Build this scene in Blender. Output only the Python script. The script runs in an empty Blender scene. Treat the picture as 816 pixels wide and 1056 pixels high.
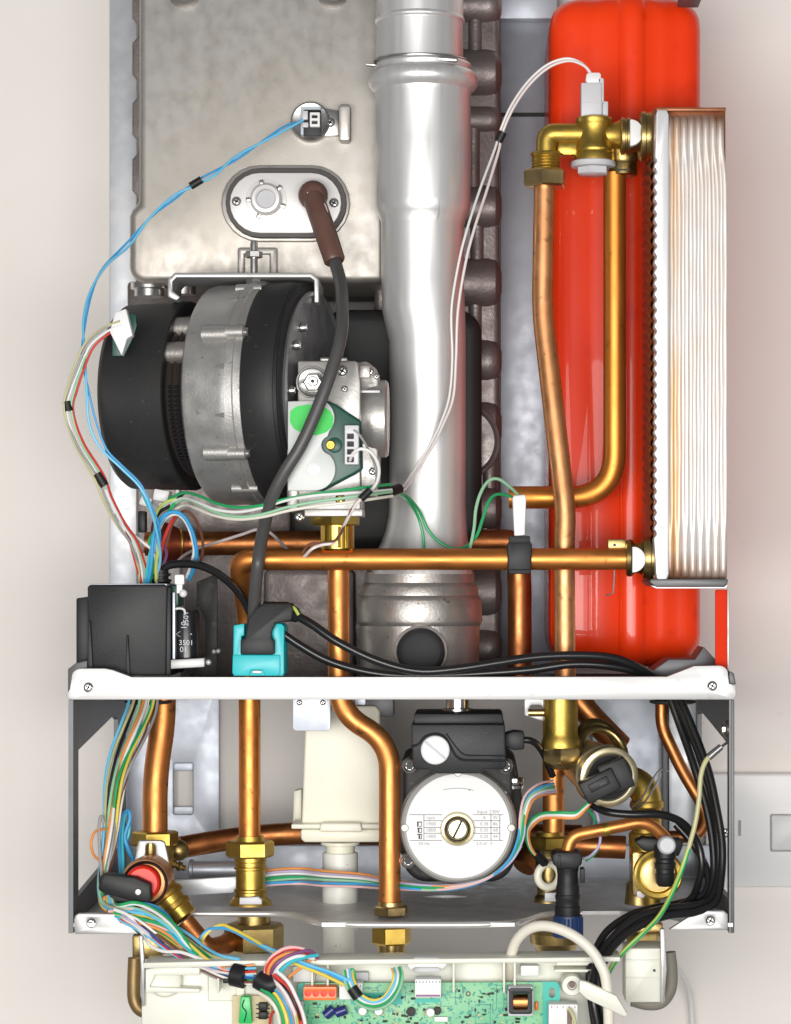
import bpy, bmesh, math, random
from mathutils import Vector, Matrix, Quaternion
random.seed(7)
R = math.radians
scene = bpy.context.scene
COL = scene.collection

# ------------------------------------------------------------------ units
# one "unit" u is 0.65 mm at the front plane of the appliance (y = 0); depth d grows towards the wall
S = 0.00065
D = 2600.0
AX, AY = 490.0, 600.0
def W(px, py, d=0.0):
    k = (D + d) / D
    return Vector(((px - AX) * k * S, d * S, (AY - py) * k * S))
def K(d=0.0):
    return (D + d) / D * S

# ------------------------------------------------------------------ materials
def new_mat(name):
    m = bpy.data.materials.new(name); m.use_nodes = True
    nt = m.node_tree
    return m, nt, nt.nodes['Principled BSDF']
MATS = {}
def M(name, col, metal=0.0, rough=0.5, col2=None, vscale=40.0, lo=0.35, hi=0.7, bump=0.0, bscale=500.0,
      rvar=0.0, rscale=90.0, stretch=(1, 1, 1), bstretch=None, coat=0.0, trans=0.0, spec=.5, sss=0.0, ior=1.5, speck=None, sscale=300, slo=.62, shi=.7):
    m, nt, b = new_mat(name)
    N, L = nt.nodes, nt.links
    b.inputs['Base Color'].default_value = (*col, 1)
    b.inputs['Metallic'].default_value = metal
    b.inputs['Roughness'].default_value = rough
    b.inputs['IOR'].default_value = ior
    b.inputs['Specular IOR Level'].default_value = spec
    if coat:
        b.inputs['Coat Weight'].default_value = coat; b.inputs['Coat Roughness'].default_value = 0.025
    if trans: b.inputs['Transmission Weight'].default_value = trans
    if sss:
        b.inputs['Subsurface Weight'].default_value = sss
        b.inputs['Subsurface Radius'].default_value = (0.01, 0.008, 0.005)
        b.inputs['Subsurface Scale'].default_value = 0.4
    tc = N.new('ShaderNodeTexCoord'); mp = N.new('ShaderNodeMapping')
    mp.inputs['Scale'].default_value = stretch
    L.new(tc.outputs['Object'], mp.inputs['Vector'])
    out = None
    if col2 is not None:
        nz = N.new('ShaderNodeTexNoise'); nz.inputs['Scale'].default_value = vscale; nz.inputs['Detail'].default_value = 6
        nz.inputs['Roughness'].default_value = 0.62
        L.new(mp.outputs[0], nz.inputs['Vector'])
        mr = N.new('ShaderNodeMapRange'); mr.inputs[1].default_value = lo; mr.inputs[2].default_value = hi
        L.new(nz.outputs[0], mr.inputs[0])
        mx = N.new('ShaderNodeMix'); mx.data_type = 'RGBA'
        mx.inputs[6].default_value = (*col, 1); mx.inputs[7].default_value = (*col2, 1)
        L.new(mr.outputs[0], mx.inputs[0]); out = mx.outputs[2]
    if speck is not None:
        nz = N.new('ShaderNodeTexNoise'); nz.inputs['Scale'].default_value = sscale; nz.inputs['Detail'].default_value = 2
        L.new(tc.outputs['Object'], nz.inputs['Vector'])
        mr = N.new('ShaderNodeMapRange'); mr.inputs[1].default_value = slo; mr.inputs[2].default_value = shi
        L.new(nz.outputs[0], mr.inputs[0])
        mx = N.new('ShaderNodeMix'); mx.data_type = 'RGBA'
        if out is None: mx.inputs[6].default_value = (*col, 1)
        else: L.new(out, mx.inputs[6])
        mx.inputs[7].default_value = (*speck, 1)
        L.new(mr.outputs[0], mx.inputs[0]); out = mx.outputs[2]
    if out is not None: L.new(out, b.inputs['Base Color'])
    if rvar:
        nz = N.new('ShaderNodeTexNoise'); nz.inputs['Scale'].default_value = rscale; nz.inputs['Detail'].default_value = 5
        L.new(mp.outputs[0], nz.inputs['Vector'])
        mr = N.new('ShaderNodeMapRange'); mr.inputs[1].default_value = 0.3; mr.inputs[2].default_value = 0.7
        mr.inputs[3].default_value = max(0.02, rough - rvar); mr.inputs[4].default_value = min(1, rough + rvar)
        L.new(nz.outputs[0], mr.inputs[0]); L.new(mr.outputs[0], b.inputs['Roughness'])
    if bump:
        nz = N.new('ShaderNodeTexNoise'); nz.inputs['Scale'].default_value = bscale; nz.inputs['Detail'].default_value = 4
        if bstretch:
            mp2 = N.new('ShaderNodeMapping'); mp2.inputs['Scale'].default_value = bstretch
            L.new(tc.outputs['Object'], mp2.inputs['Vector']); L.new(mp2.outputs[0], nz.inputs['Vector'])
        else: L.new(tc.outputs['Object'], nz.inputs['Vector'])
        bp = N.new('ShaderNodeBump'); bp.inputs['Strength'].default_value = bump; bp.inputs['Distance'].default_value = 0.0006
        L.new(nz.outputs[0], bp.inputs['Height']); L.new(bp.outputs[0], b.inputs['Normal'])
    MATS[name] = m
    return m

# ------------------------------------------------------------------ mesh builder
class B:
    def __init__(s): s.bm = bmesh.new(); s.mi = 0
    def m(s, i): s.mi = i; return s
    def _merge(s, t):
        for f in t.faces: f.material_index = s.mi
        me = bpy.data.meshes.new('tmp'); t.to_mesh(me); t.free()
        s.bm.from_mesh(me); bpy.data.meshes.remove(me)
        return s
    def prism(s, pts, d0, d1, bev=0.0, holes=(), segs=2, zfun=None, back=False):
        """outline in picture units at depth d0, extruded straight back to d1"""
        t = bmesh.new(); k = K(d0)
        loops = [list(pts)] + [list(h) for h in holes]
        front, backv, edges = [], [], []
        for lp in loops:
            vs = [t.verts.new(W(x, y, d0)) for x, y in lp]
            front.append(vs)
        if len(loops) == 1: t.faces.new(front[0])
        else:
            for vs in front:
                for i in range(len(vs)): edges.append(t.edges.new((vs[i], vs[(i + 1) % len(vs)])))
            bmesh.ops.triangle_fill(t, use_beauty=True, use_dissolve=False, edges=edges)
        ff = list(t.faces)
        bm_ = {}
        for vs in front:
            for v in vs: bm_[v] = t.verts.new((v.co.x, d1 * S, v.co.z))
        for f in ff: t.faces.new([bm_[v] for v in reversed(f.verts)])
        for vs in front:
            n = len(vs)
            for i in range(n):
                a, b_ = vs[i], vs[(i + 1) % n]
                t.faces.new((a, b_, bm_[b_], bm_[a]))
        bmesh.ops.recalc_face_normals(t, faces=t.faces)
        if bev > 0:
            fs = {v for vs in front for v in vs}
            es = []
            for e in t.edges:
                if len(e.link_faces) == 2 and e.calc_face_angle(0) > R(40):
                    if back or e.verts[0] in fs or e.verts[1] in fs: es.append(e)
            try: bmesh.ops.bevel(t, geom=es, offset=bev * k, segments=segs, profile=0.5, affect='EDGES', clamp_overlap=True)
            except Exception: pass
        return s._merge(t)
    def box(s, x0, y0, x1, y1, d0, d1, bev=1.0, segs=2):
        return s.prism([(x0, y0), (x1, y0), (x1, y1), (x0, y1)], d0, d1, bev, segs=segs)
    def rbox(s, cx, cy, w, h, d0, d1, rot=0, bev=1.0):
        c, n = math.cos(R(rot)), math.sin(R(rot))
        P = [(-w/2, -h/2), (w/2, -h/2), (w/2, h/2), (-w/2, h/2)]
        return s.prism([(cx + x*c - y*n, cy + x*n + y*c) for x, y in P], d0, d1, bev)
    def rings(s, rings, closed=False, cap=True):
        t = bmesh.new(); n = len(rings[0]); V = [[t.verts.new(p) for p in r] for r in rings]
        for i in range(len(V) - 1):
            for j in range(n):
                t.faces.new((V[i][j], V[i][(j+1) % n], V[i+1][(j+1) % n], V[i+1][j]))
        if cap:
            t.faces.new(list(reversed(V[0]))); t.faces.new(V[-1])
        bmesh.ops.recalc_face_normals(t, faces=t.faces)
        return s._merge(t)
    def lathe(s, o, axis, prof, seg=40, rot=0.0, k=S, up=None, cap=True):
        """o world vector, axis world vector, prof [(t, r)] in units"""
        a = Vector(axis).normalized()
        u = Vector(up) if up is not None else (Vector((0, 0, 1)) if abs(a.z) < .9 else Vector((0, -1, 0)))
        u = (u - a * u.dot(a)).normalized(); v = a.cross(u)
        rs = []
        for t_, r in prof:
            r = max(r, 0.02)
            rs.append([o + a*(t_*k) + (u*math.cos(2*math.pi*j/seg + rot) + v*math.sin(2*math.pi*j/seg + rot))*(r*k) for j in range(seg)])
        return s.rings(rs, cap=cap)
    def vert(s, px, d, prof, seg=40, rot=0.0):
        """vertical lathe, prof rows (py, r) or (py, r, px)"""
        rs = []
        for row in prof:
            py, r = row[0], row[1]; cx = row[2] if len(row) > 2 else px
            c = W(cx, py, d); rr = r * K(d)
            rs.append([c + Vector((math.cos(2*math.pi*j/seg + rot)*rr, math.sin(2*math.pi*j/seg + rot)*rr, 0)) for j in range(seg)])
        return s.rings(rs)
    def horiz(s, py, d, prof, seg=40, rot=0.0):
        rs = []
        for px, r in prof:
            c = W(px, py, d); rr = r * K(d)
            rs.append([c + Vector((0, math.cos(2*math.pi*j/seg + rot)*rr, math.sin(2*math.pi*j/seg + rot)*rr)) for j in range(seg)])
        return s.rings(rs)
    def face(s, px, py, prof, seg=32, rot=0.0, kd=None):
        """lathe whose axis runs from the viewer to the wall: prof rows (d, r)"""
        d0 = prof[0][0] if kd is None else kd
        c = W(px, py, d0); k = K(d0); rs = []
        for d, r in prof:
            rs.append([Vector((c.x + math.cos(2*math.pi*j/seg + rot)*max(r, .02)*k, d*S, c.z + math.sin(2*math.pi*j/seg + rot)*max(r, .02)*k)) for j in range(seg)])
        return s.rings(rs)
    def ball(s, px, py, d, r, sx=1, sy=1, sz=1, seg=24):
        t = bmesh.new(); bmesh.ops.create_uvsphere(t, u_segments=seg, v_segments=seg//2, radius=r*K(d))
        c = W(px, py, d)
        for v in t.verts: v.co = Vector((v.co.x*sx, v.co.y*sy, v.co.z*sz)) + c
        return s._merge(t)
    def tube(s, pts, r, seg=16, kd=None):
        """pts world vectors, r in units (number or list)"""
        n = len(pts)
        rr = r if isinstance(r, (list, tuple)) else [r]*n
        T = []
        for i in range(n):
            a = pts[max(0, i-1)]; b_ = pts[min(n-1, i+1)]
            T.append((b_ - a).normalized())
        u = Vector((0, -1, 0))
        if abs(T[0].dot(u)) > .9: u = Vector((1, 0, 0))
        u = (u - T[0]*u.dot(T[0])).normalized(); rs = []
        for i in range(n):
            if i: 
                q = T[i-1].rotation_difference(T[i]); u = (q @ u); u = (u - T[i]*u.dot(T[i])).normalized()
            v = T[i].cross(u); k = K(pts[i].y / S)
            rs.append([pts[i] + (u*math.cos(2*math.pi*j/seg) + v*math.sin(2*math.pi*j/seg))*(rr[i]*k) for j in range(seg)])
        return s.rings(rs)
    def pipe(s, P, r, bend=20, seg=24, n=8):
        return s.tube(fillet(P, bend, n), r, seg)
    def wire(s, P, r, seg=8, n=7):
        return s.tube(spline(P, n), r, seg)
    def torus(s, o, axis, Rr, r, k, seg=40, ms=10):
        a = Vector(axis).normalized(); u = Vector((0, 0, 1)) if abs(a.z) < .9 else Vector((1, 0, 0))
        u = (u - a*u.dot(a)).normalized(); v = a.cross(u); t = bmesh.new(); V = []
        for i in range(seg):
            th = 2*math.pi*i/seg; e = u*math.cos(th) + v*math.sin(th)
            V.append([t.verts.new(o + e*(Rr + r*math.cos(2*math.pi*j/ms))*k + a*(r*math.sin(2*math.pi*j/ms))*k) for j in range(ms)])
        for i in range(seg):
            for j in range(ms):
                t.faces.new((V[i][j], V[(i+1) % seg][j], V[(i+1) % seg][(j+1) % ms], V[i][(j+1) % ms]))
        bmesh.ops.recalc_face_normals(t, faces=t.faces)
        return s._merge(t)
    def text(s, body, px, py, h, d, rot=0, ext=0.25, align='CENTER', sx=1.0):
        cu = bpy.data.curves.new('t', 'FONT'); cu.body = body; cu.size = 1.0; cu.align_x = align; cu.align_y = 'CENTER'
        cu.resolution_u = 2
        ob = bpy.data.objects.new('t', cu); COL.objects.link(ob)
        dg = bpy.context.evaluated_depsgraph_get(); dg.update()
        me = bpy.data.meshes.new_from_object(ob.evaluated_get(dg))
        bpy.data.objects.remove(ob); bpy.data.curves.remove(cu)
        t = bmesh.new(); t.from_mesh(me); bpy.data.meshes.remove(me)
        r = bmesh.ops.extrude_face_region(t, geom=list(t.faces))
        vs = [g for g in r['geom'] if isinstance(g, bmesh.types.BMVert)]
        for v in vs: v.co.z -= 1
        c = W(px, py, d); k = K(d); ca, sa = math.cos(R(rot)), math.sin(R(rot)); hh = h * 1.38
        for v in t.verts:
            x, y, z = v.co.x*hh*sx, v.co.y*hh, v.co.z
            v.co = Vector((c.x + (x*ca - y*sa)*k, c.y - z*ext*S, c.z + (x*sa + y*ca)*k))
        bmesh.ops.recalc_face_normals(t, faces=t.faces)
        return s._merge(t)

def spline(P, n=7):
    """Catmull-Rom through picture points (px, py, d) -> world points"""
    Q = [Vector(p) for p in P]; out = []
    Q = [Q[0]*2 - Q[1]] + Q + [Q[-1]*2 - Q[-2]]
    for i in range(1, len(Q) - 2):
        a, b, c, e = Q[i-1], Q[i], Q[i+1], Q[i+2]
        for j in range(n):
            t = j / n
            out.append(0.5*((2*b) + (c - a)*t + (2*a - 5*b + 4*c - e)*t*t + (3*b - a - 3*c + e)*t**3))
    out.append(Q[-2])
    return [W(*p) for p in out]
def fillet(P, bend, n=8):
    Q = [W(*p) for p in P]; out = [Q[0]]
    for i in range(1, len(Q) - 1):
        a, b, c = Q[i-1], Q[i], Q[i+1]
        bd = (bend[i-1] if isinstance(bend, (list, tuple)) else bend) * S
        u, v = (a - b), (c - b); la, lc = u.length, v.length
        t = min(bd, la*.49, lc*.49); u.normalize(); v.normalize()
        p0, p2 = b + u*t, b + v*t
        for j in range(n + 1):
            s_ = j / n
            out.append(p0*(1-s_)**2 + b*2*s_*(1-s_) + p2*s_**2)
    out.append(Q[-1])
    # subdivide long runs so noise and normals stay even
    return out
def circ(cx, cy, rx, ry=None, n=32, a0=0, a1=360):
    ry = rx if ry is None else ry
    full = abs(a1 - a0) >= 360
    m = n if full else n + 1
    return [(cx + rx*math.cos(R(a0 + (a1-a0)*i/n)), cy + ry*math.sin(R(a0 + (a1-a0)*i/n))) for i in range(m)]
def rrect(x0, y0, x1, y1, r, n=6):
    o = []
    for cx, cy, a in ((x1-r, y0+r, -90), (x1-r, y1-r, 0), (x0+r, y1-r, 90), (x0+r, y0+r, 180)):
        o += circ(cx, cy, r, n=n, a0=a, a1=a+90)
    return o

# ------------------------------------------------------------------ objects
WL = {}
def tag(o, label=None, cat=None, group=None, kind=None):
    if label: o['label'] = label
    if cat: o['category'] = cat
    if group: o['group'] = group
    if kind: o['kind'] = kind
def thing(name, label, cat, at, group=None, kind=None):
    o = bpy.data.objects.new(name, None); COL.objects.link(o)
    o.empty_display_size = 0.01
    p = W(*at); o.location = p; WL[o] = p
    tag(o, label, cat, group, kind)
    return o
def part(name, b, mats, parent=None, label=None, sharp=35):
    bm = b.bm
    me = bpy.data.meshes.new(name)
    xs = [v.co for v in bm.verts]
    lo = Vector((min(v.x for v in xs), min(v.y for v in xs), min(v.z for v in xs)))
    hi = Vector((max(v.x for v in xs), max(v.y for v in xs), max(v.z for v in xs)))
    c = (lo + hi) / 2
    if parent is None: c.z = lo.z
    for v in bm.verts: v.co -= c
    bm.to_mesh(me); bm.free()
    me.polygons.foreach_set('use_smooth', [True]*len(me.polygons))
    me.set_sharp_from_angle(angle=R(sharp))
    if not isinstance(mats, (list, tuple)): mats = [mats]
    for m in mats: me.materials.append(MATS[m] if isinstance(m, str) else m)
    o = bpy.data.objects.new(name, me); COL.objects.link(o)
    WL[o] = c
    if parent is not None:
        o.parent = parent; o.location = c - WL[parent]
    else: o.location = c
    if label: o['label'] = label
    return o
def solo(name, b, mats, label, cat, group=None, kind=None):
    o = part(name, b, mats); tag(o, label, cat, group, kind); return o
def screw(px, py, d, r, parent, mat='zinc', name='screw', slot=False, h=None):
    h = r*.5 if h is None else h
    b = B().face(px, py, [(d - h*.6, r*.3), (d - h, r*.34), (d - h, r*.6), (d - h*.75, r*.85), (d - h*.2, r), (d + 1, r)], seg=20, kd=d)
    for a in ((30,) if slot else (30, 120)):
        b.m(1).rbox(px, py, r*1.15, r*.28, d - h - .15, d - h*.5, a, 0)
    return part(name, b, [mat, 'dark_recess'], parent)
def hexhead(b, px, py0, py1, d, r, rot=30):
    c = (py1 - py0)*.12
    return b.vert(px, d, [(py0, r*.9), (py0 + c, r), (py1 - c, r), (py1, r*.9)], seg=6, rot=R(rot))
# ------------------------------------------------------------------ materials
M('wall_paint', (.91, .862, .815), 0, .85, col2=(.885, .832, .785), vscale=5, bump=.22, bscale=340, speck=(.81, .755, .70), sscale=60, slo=.72, shi=.85)
M('switch_white', (.88, .87, .86), 0, .35)
M('cast_alu', (.53, .52, .51), .75, .46, col2=(.45, .405, .345), vscale=2.6, lo=.34, hi=.70, stretch=(1.2, 1, .9), bump=.16, bscale=1500, rvar=.07, speck=(.42, .38, .33), sscale=70, slo=.52, shi=.85)
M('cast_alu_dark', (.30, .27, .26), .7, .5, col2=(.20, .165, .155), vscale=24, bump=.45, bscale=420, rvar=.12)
M('cast_alu_grey', (.50, .48, .46), .8, .42, col2=(.38, .35, .32), vscale=22, bump=.3, bscale=500, rvar=.1, speck=(.18, .15, .12), sscale=170, slo=.68, shi=.75)
M('fan_alu', (.62, .61, .59), .8, .42, col2=(.52, .50, .47), vscale=18, bump=.18, bscale=620, rvar=.08, speck=(.34, .31, .28), sscale=170, slo=.67, shi=.78)
M('flue_alu', (.80, .795, .785), .62, .38, col2=(.66, .65, .64), vscale=30, lo=.46, hi=.78, stretch=(2.4, 2.4, .12), rvar=.06)
M('galv', (.58, .61, .67), .7, .48, col2=(.50, .53, .59), vscale=14, rvar=.06, bump=.05, bscale=900)
M('galv_light', (.80, .81, .82), .5, .45, col2=(.64, .67, .72), vscale=20, rvar=.08)
M('white_metal', (.44, .435, .43), .5, .42, col2=(.46, .455, .45), vscale=30, stretch=(.10, 1, 1), bump=.1, bscale=160, bstretch=(.05, 1, 1), rvar=.1, speck=(.36, .35, .34), sscale=110, slo=.66, shi=.80)
M('zinc', (.62, .61, .59), .95, .28, col2=(.5, .49, .48), vscale=60)
M('chrome', (.78, .78, .78), 1, .16)
M('steel_dark', (.24, .24, .245), .8, .42, col2=(.17, .17, .175), vscale=16, bump=.12, bscale=260, rvar=.14)
M('steel_side', (.145, .145, .15), .55, .48, col2=(.115, .115, .12), vscale=20)
M('steel_edge', (.72, .70, .68), .6, .32)
M('black_plastic', (.013, .013, .014), 0, .45, bump=.12, bscale=900, col2=(.019, .019, .02), vscale=40, spec=.3)
M('black_soft', (.017, .017, .018), 0, .5, bump=.2, bscale=1100, col2=(.028, .027, .026), vscale=12, spec=.32, speck=(.06, .056, .05), sscale=330, slo=.68, shi=.80)
M('black_gloss', (.012, .012, .014), 0, .22)
M('black_cable', (.012, .012, .013), 0, .27)
M('grey_cable', (.075, .073, .072), 0, .42, spec=.5)
M('rubber', (.028, .028, .03), 0, .6, bump=.15, bscale=600, spec=.3)
M('dark_recess', (.03, .028, .026), 0, .6)
M('gasket', (.09, .08, .075), 0, .6)
M('plate_white', (.84, .82, .80), .25, .4, col2=(.78, .75, .73), vscale=30)
M('brown_boot', (.12, .058, .045), 0, .38, col2=(.16, .085, .065), vscale=40)
M('copper', (.74, .29, .085), .86, .43, col2=(.42, .15, .045), vscale=15, lo=.42, hi=.72, stretch=(1, 1, .6), bump=.04, bscale=70, rvar=.1, speck=(.30, .13, .05), sscale=130, slo=.63, shi=.74)
M('copper_horizontal', (.74, .28, .07), .86, .43, col2=(.50, .165, .04), vscale=16, lo=.42, hi=.74, stretch=(.45, 1, 1), bump=.04, bscale=70, rvar=.1, speck=(.32, .12, .04), sscale=130, slo=.65, shi=.76)
M('copper_pale', (.78, .38, .17), .86, .43, col2=(.56, .25, .10), vscale=18, lo=.4, hi=.7, bump=.06, bscale=80, rvar=.1, speck=(.42, .18, .08), sscale=120, slo=.62, shi=.74)
M('copper_shaded', (.58, .23, .08), .95, .42, col2=(.38, .13, .045), vscale=24, lo=.4, hi=.7, bump=.05, bscale=80, rvar=.1)  # copper darkened by painted-in shade, mostly for the rear pipes
M('copper_red', (.46, .10, .045), .8, .4, col2=(.30, .07, .03), vscale=24)
M('copper_gold', (.76, .30, .065), .86, .43, col2=(.58, .21, .03), vscale=15, stretch=(1, 1, .4), bump=.03, bscale=60, rvar=.06, speck=(.46, .17, .03), sscale=120, slo=.66, shi=.76)
M('brass', (.64, .45, .10), .95, .40, col2=(.50, .33, .07), vscale=30, bump=.10, bscale=420, rvar=.1)
M('brass_dull', (.48, .36, .15), 1, .38, col2=(.32, .23, .09), vscale=34, bump=.15, bscale=360, rvar=.12)
M('brass_nut', (.66, .50, .24), 1, .34, col2=(.52, .37, .16), vscale=30, rvar=.1)
M('brass_bright', (.74, .53, .12), 1, .30, col2=(.62, .42, .09), vscale=40)
M('red_paint', (.95, .050, .004), 0, .36, col2=(.86, .033, .004), vscale=6, coat=.35, bump=.04, bscale=60, spec=.3, speck=(.74, .025, .005), sscale=45, slo=.62, shi=.8)
M('red_reflection', (.70, .035, .008), 0, .7, spec=.1)  # red reflection painted as the flat colour of the polished side strip
M('cream_plastic', (.90, .87, .74), 0, .40, col2=(.86, .82, .67), vscale=14, sss=.35)
M('tray_plastic', (.77, .765, .68), 0, .38, col2=(.71, .705, .61), vscale=18, sss=.25)
M('white_plastic', (.82, .81, .80), 0, .38)
M('grey_white_plastic', (.62, .61, .63), 0, .4)
M('label_white', (.78, .78, .775), 0, .42, col2=(.73, .73, .72), vscale=25)
M('pump_ring', (.34, .33, .31), .3, .35)
M('pump_black', (.014, .015, .017), 0, .45, bump=.2, bscale=800, spec=.35)
M('pump_cast', (.026, .024, .023), .1, .55, bump=.35, bscale=300, spec=.35, speck=(.075, .07, .062), sscale=200, slo=.60, shi=.78)
M('ink', (.05, .05, .055), 0, .6)
M('ink_faint', (.36, .36, .37), 0, .6)
M('ink_light', (.55, .55, .57), 0, .5)
M('teal_plastic', (.015, .52, .56), 0, .35, sss=.1)
M('green_dark', (.012, .075, .055), 0, .38)
M('green_sticker', (.02, .60, .07), 0, .5, col2=(.012, .50, .055), vscale=40)
M('valve_cover', (.56, .58, .56), 0, .34, sss=.15)
M('red_plastic', (.75, .03, .015), 0, .35)
M('blue_plastic', (.018, .045, .14), 0, .4, bump=.1)
M('grey_rubber', (.23, .21, .17), 0, .6)
M('bronze_hook', (.34, .23, .10), .6, .45, col2=(.24, .16, .07), vscale=40)
M('orange_plastic', (.85, .16, .02), 0, .35)
M('coil_copper', (.85, .38, .14), 1, .3, bump=.5, bscale=60, bstretch=(.1, 1, 40))
M('pcb_green', (.24, .54, .28), 0, .42, col2=(.14, .46, .25), vscale=34, lo=.42, hi=.62, speck=(.02, .30, .22), sscale=420, slo=.60, shi=.63)
M('pcb_teal', (.02, .42, .34), 0, .4)
M('pcb_tan', (.62, .52, .30), 0, .5)
M('terminal_green', (.03, .50, .12), 0, .3)
M('cap_blue', (.02, .03, .16), 0, .3)
M('clear_plastic', (.55, .62, .66), 0, .3)
M('winding', (.05, .04, .035), .2, .4)
for nm, c in dict(blue=(.05, .36, .70), lightblue=(.16, .55, .82), darkblue=(.02, .10, .36), green=(.02, .36, .12), palegreen=(.30, .56, .36),
                  white=(.80, .79, .77), grey=(.34, .33, .33), red=(.62, .04, .03), orange=(.78, .30, .08), yellow=(.80, .62, .10),
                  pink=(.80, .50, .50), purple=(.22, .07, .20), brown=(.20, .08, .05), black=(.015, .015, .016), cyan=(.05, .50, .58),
                  palewhite=(.80, .70, .68), yellowgreen=(.45, .55, .12), olive=(.52, .50, .26), lilac=(.52, .45, .66), cream=(.76, .72, .62)).items():
    M('wire_' + nm, c, 0, .36)
M('fan_disc', (.36, .36, .37), .75, .36, col2=(.29,.29,.30), vscale=30, rvar=.08)
M('valve_cast', (.46, .445, .42), .7, .42, col2=(.46, .44, .42), vscale=24, bump=.15, bscale=500, rvar=.08, speck=(.34, .32, .30), sscale=220, slo=.66, shi=.78)
M('hx_brown', (.36, .14, .065), .5, .42, col2=(.24, .09, .04), vscale=50)
M('plate_flat', (.80, .80, .81), .4, .36, col2=(.76, .75, .75), vscale=20, stretch=(1,1,.2), rvar=.06)
def plate_hx():
    """bright stainless plate edges with copper braze stains in their own places"""
    m, nt, b = new_mat('plate_hx'); N, L = nt.nodes, nt.links; MATS['plate_hx'] = m
    b.inputs['Metallic'].default_value = .45; b.inputs['Roughness'].default_value = .46
    tc = N.new('ShaderNodeTexCoord'); sx = N.new('ShaderNodeSeparateXYZ'); L.new(tc.outputs['Object'], sx.inputs[0])
    nz = N.new('ShaderNodeTexNoise'); nz.inputs['Scale'].default_value = 22; nz.inputs['Detail'].default_value = 7
    mp = N.new('ShaderNodeMapping'); mp.inputs['Scale'].default_value = (1, 1, .35); L.new(tc.outputs['Object'], mp.inputs[0]); L.new(mp.outputs[0], nz.inputs[0])
    def mth(op, a, c=None, cl=False):
        n = N.new('ShaderNodeMath'); n.operation = op; n.use_clamp = cl
        for i, v in enumerate((a, c)):
            if v is None: continue
            if isinstance(v, (int, float)): n.inputs[i].default_value = v
            else: L.new(v, n.inputs[i])
        return n.outputs[0]
    # object x runs -0.0195..0.0195 m, z -0.157..0.157 m
    dx = mth('ABSOLUTE', mth('ADD', sx.outputs[0], .0150))
    streak = mth('SUBTRACT', 1.0, mth('MULTIPLY', dx, 1/.0058), True)
    n1 = mth('MULTIPLY', mth('SUBTRACT', nz.outputs[0], .36), 3.6, True)
    st = mth('MULTIPLY', streak, n1, True)
    top = mth('MULTIPLY', mth('SUBTRACT', sx.outputs[2], .138), 1/.016, True)
    bot = mth('MULTIPLY', mth('SUBTRACT', -.128, 0), 1)
    bt = mth('MULTIPLY', mth('SUBTRACT', mth('MULTIPLY', sx.outputs[2], -1), .138), 1/.018, True)
    ends = mth('MAXIMUM', mth('MULTIPLY', top, mth('ADD', n1, .35), True), mth('MULTIPLY', bt, mth('ADD', n1, .45), True))
    nz2 = N.new('ShaderNodeTexNoise'); nz2.inputs['Scale'].default_value = 60; nz2.inputs['Detail'].default_value = 5; L.new(mp.outputs[0], nz2.inputs[0])
    flush = mth('MULTIPLY', mth('SUBTRACT', nz2.outputs[0], .40), 2.4, True)
    m1 = N.new('ShaderNodeMix'); m1.data_type = 'RGBA'; m1.inputs[6].default_value = (.75, .715, .69, 1); m1.inputs[7].default_value = (.75, .61, .51, 1); L.new(flush, m1.inputs[0])
    m2 = N.new('ShaderNodeMix'); m2.data_type = 'RGBA'; L.new(m1.outputs[2], m2.inputs[6]); m2.inputs[7].default_value = (.78, .46, .20, 1); L.new(st, m2.inputs[0])
    m3 = N.new('ShaderNodeMix'); m3.data_type = 'RGBA'; L.new(m2.outputs[2], m3.inputs[6]); m3.inputs[7].default_value = (.34, .18, .11, 1); L.new(ends, m3.inputs[0])
    L.new(m3.outputs[2], b.inputs['Base Color'])
plate_hx()
M('white_tube', (.84, .83, .77), 0, .4, col2=(.76, .74, .66), vscale=30, sss=.2, speck=(.55,.52,.46), sscale=160, slo=.68, shi=.75)
M('brass_pale', (.74, .66, .44), .9, .36, col2=(.60, .52, .32), vscale=40, rvar=.08)
M('pcb_dark', (.03, .22, .17), 0, .5)

M('plate_steel', (.74, .735, .72), .3, .40, col2=(.50, .495, .485), vscale=9, bump=.06, bscale=300, rvar=.12, speck=(.38, .37, .36), sscale=160, slo=.66, shi=.80)
# ------------------------------------------------------------------ sheet metal helper (outline in space, pushed along a vector)
def sheet(b, loops, vec, bev=0.0):
    t = bmesh.new(); fr = []
    for lp in loops: fr.append([t.verts.new(p) for p in lp])
    if len(loops) == 1: t.faces.new(fr[0])
    else:
        es = []
        for vs in fr:
            for i in range(len(vs)): es.append(t.edges.new((vs[i], vs[(i+1) % len(vs)])))
        bmesh.ops.triangle_fill(t, use_beauty=True, use_dissolve=False, edges=es)
    ff = list(t.faces); mp = {v: t.verts.new(v.co + vec) for vs in fr for v in vs}
    for f in ff: t.faces.new([mp[v] for v in reversed(f.verts)])
    for vs in fr:
        for i in range(len(vs)):
            a, c = vs[i], vs[(i+1) % len(vs)]; t.faces.new((a, c, mp[c], mp[a]))
    bmesh.ops.recalc_face_normals(t, faces=t.faces)
    return b._merge(t)
def TW(x, d, y): return Vector((x*S, d*S, -y*S))      # true offsets from the optical axis, in units

def fillet2(P, n=7):
    out = [P[0]]
    for i in range(1, len(P)-1):
        a, b, c = P[i-1], P[i], P[i+1]; q = .36
        p0 = [b[j] + (a[j]-b[j])*q for j in (0, 1)]; p2 = [b[j] + (c[j]-b[j])*q for j in (0, 1)]
        for s_ in range(n+1):
            t_ = s_/n; out.append(tuple(p0[j]*(1-t_)**2 + b[j]*2*t_*(1-t_) + p2[j]*t_*t_ for j in (0, 1)))
    out.append(P[-1]); return out
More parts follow.
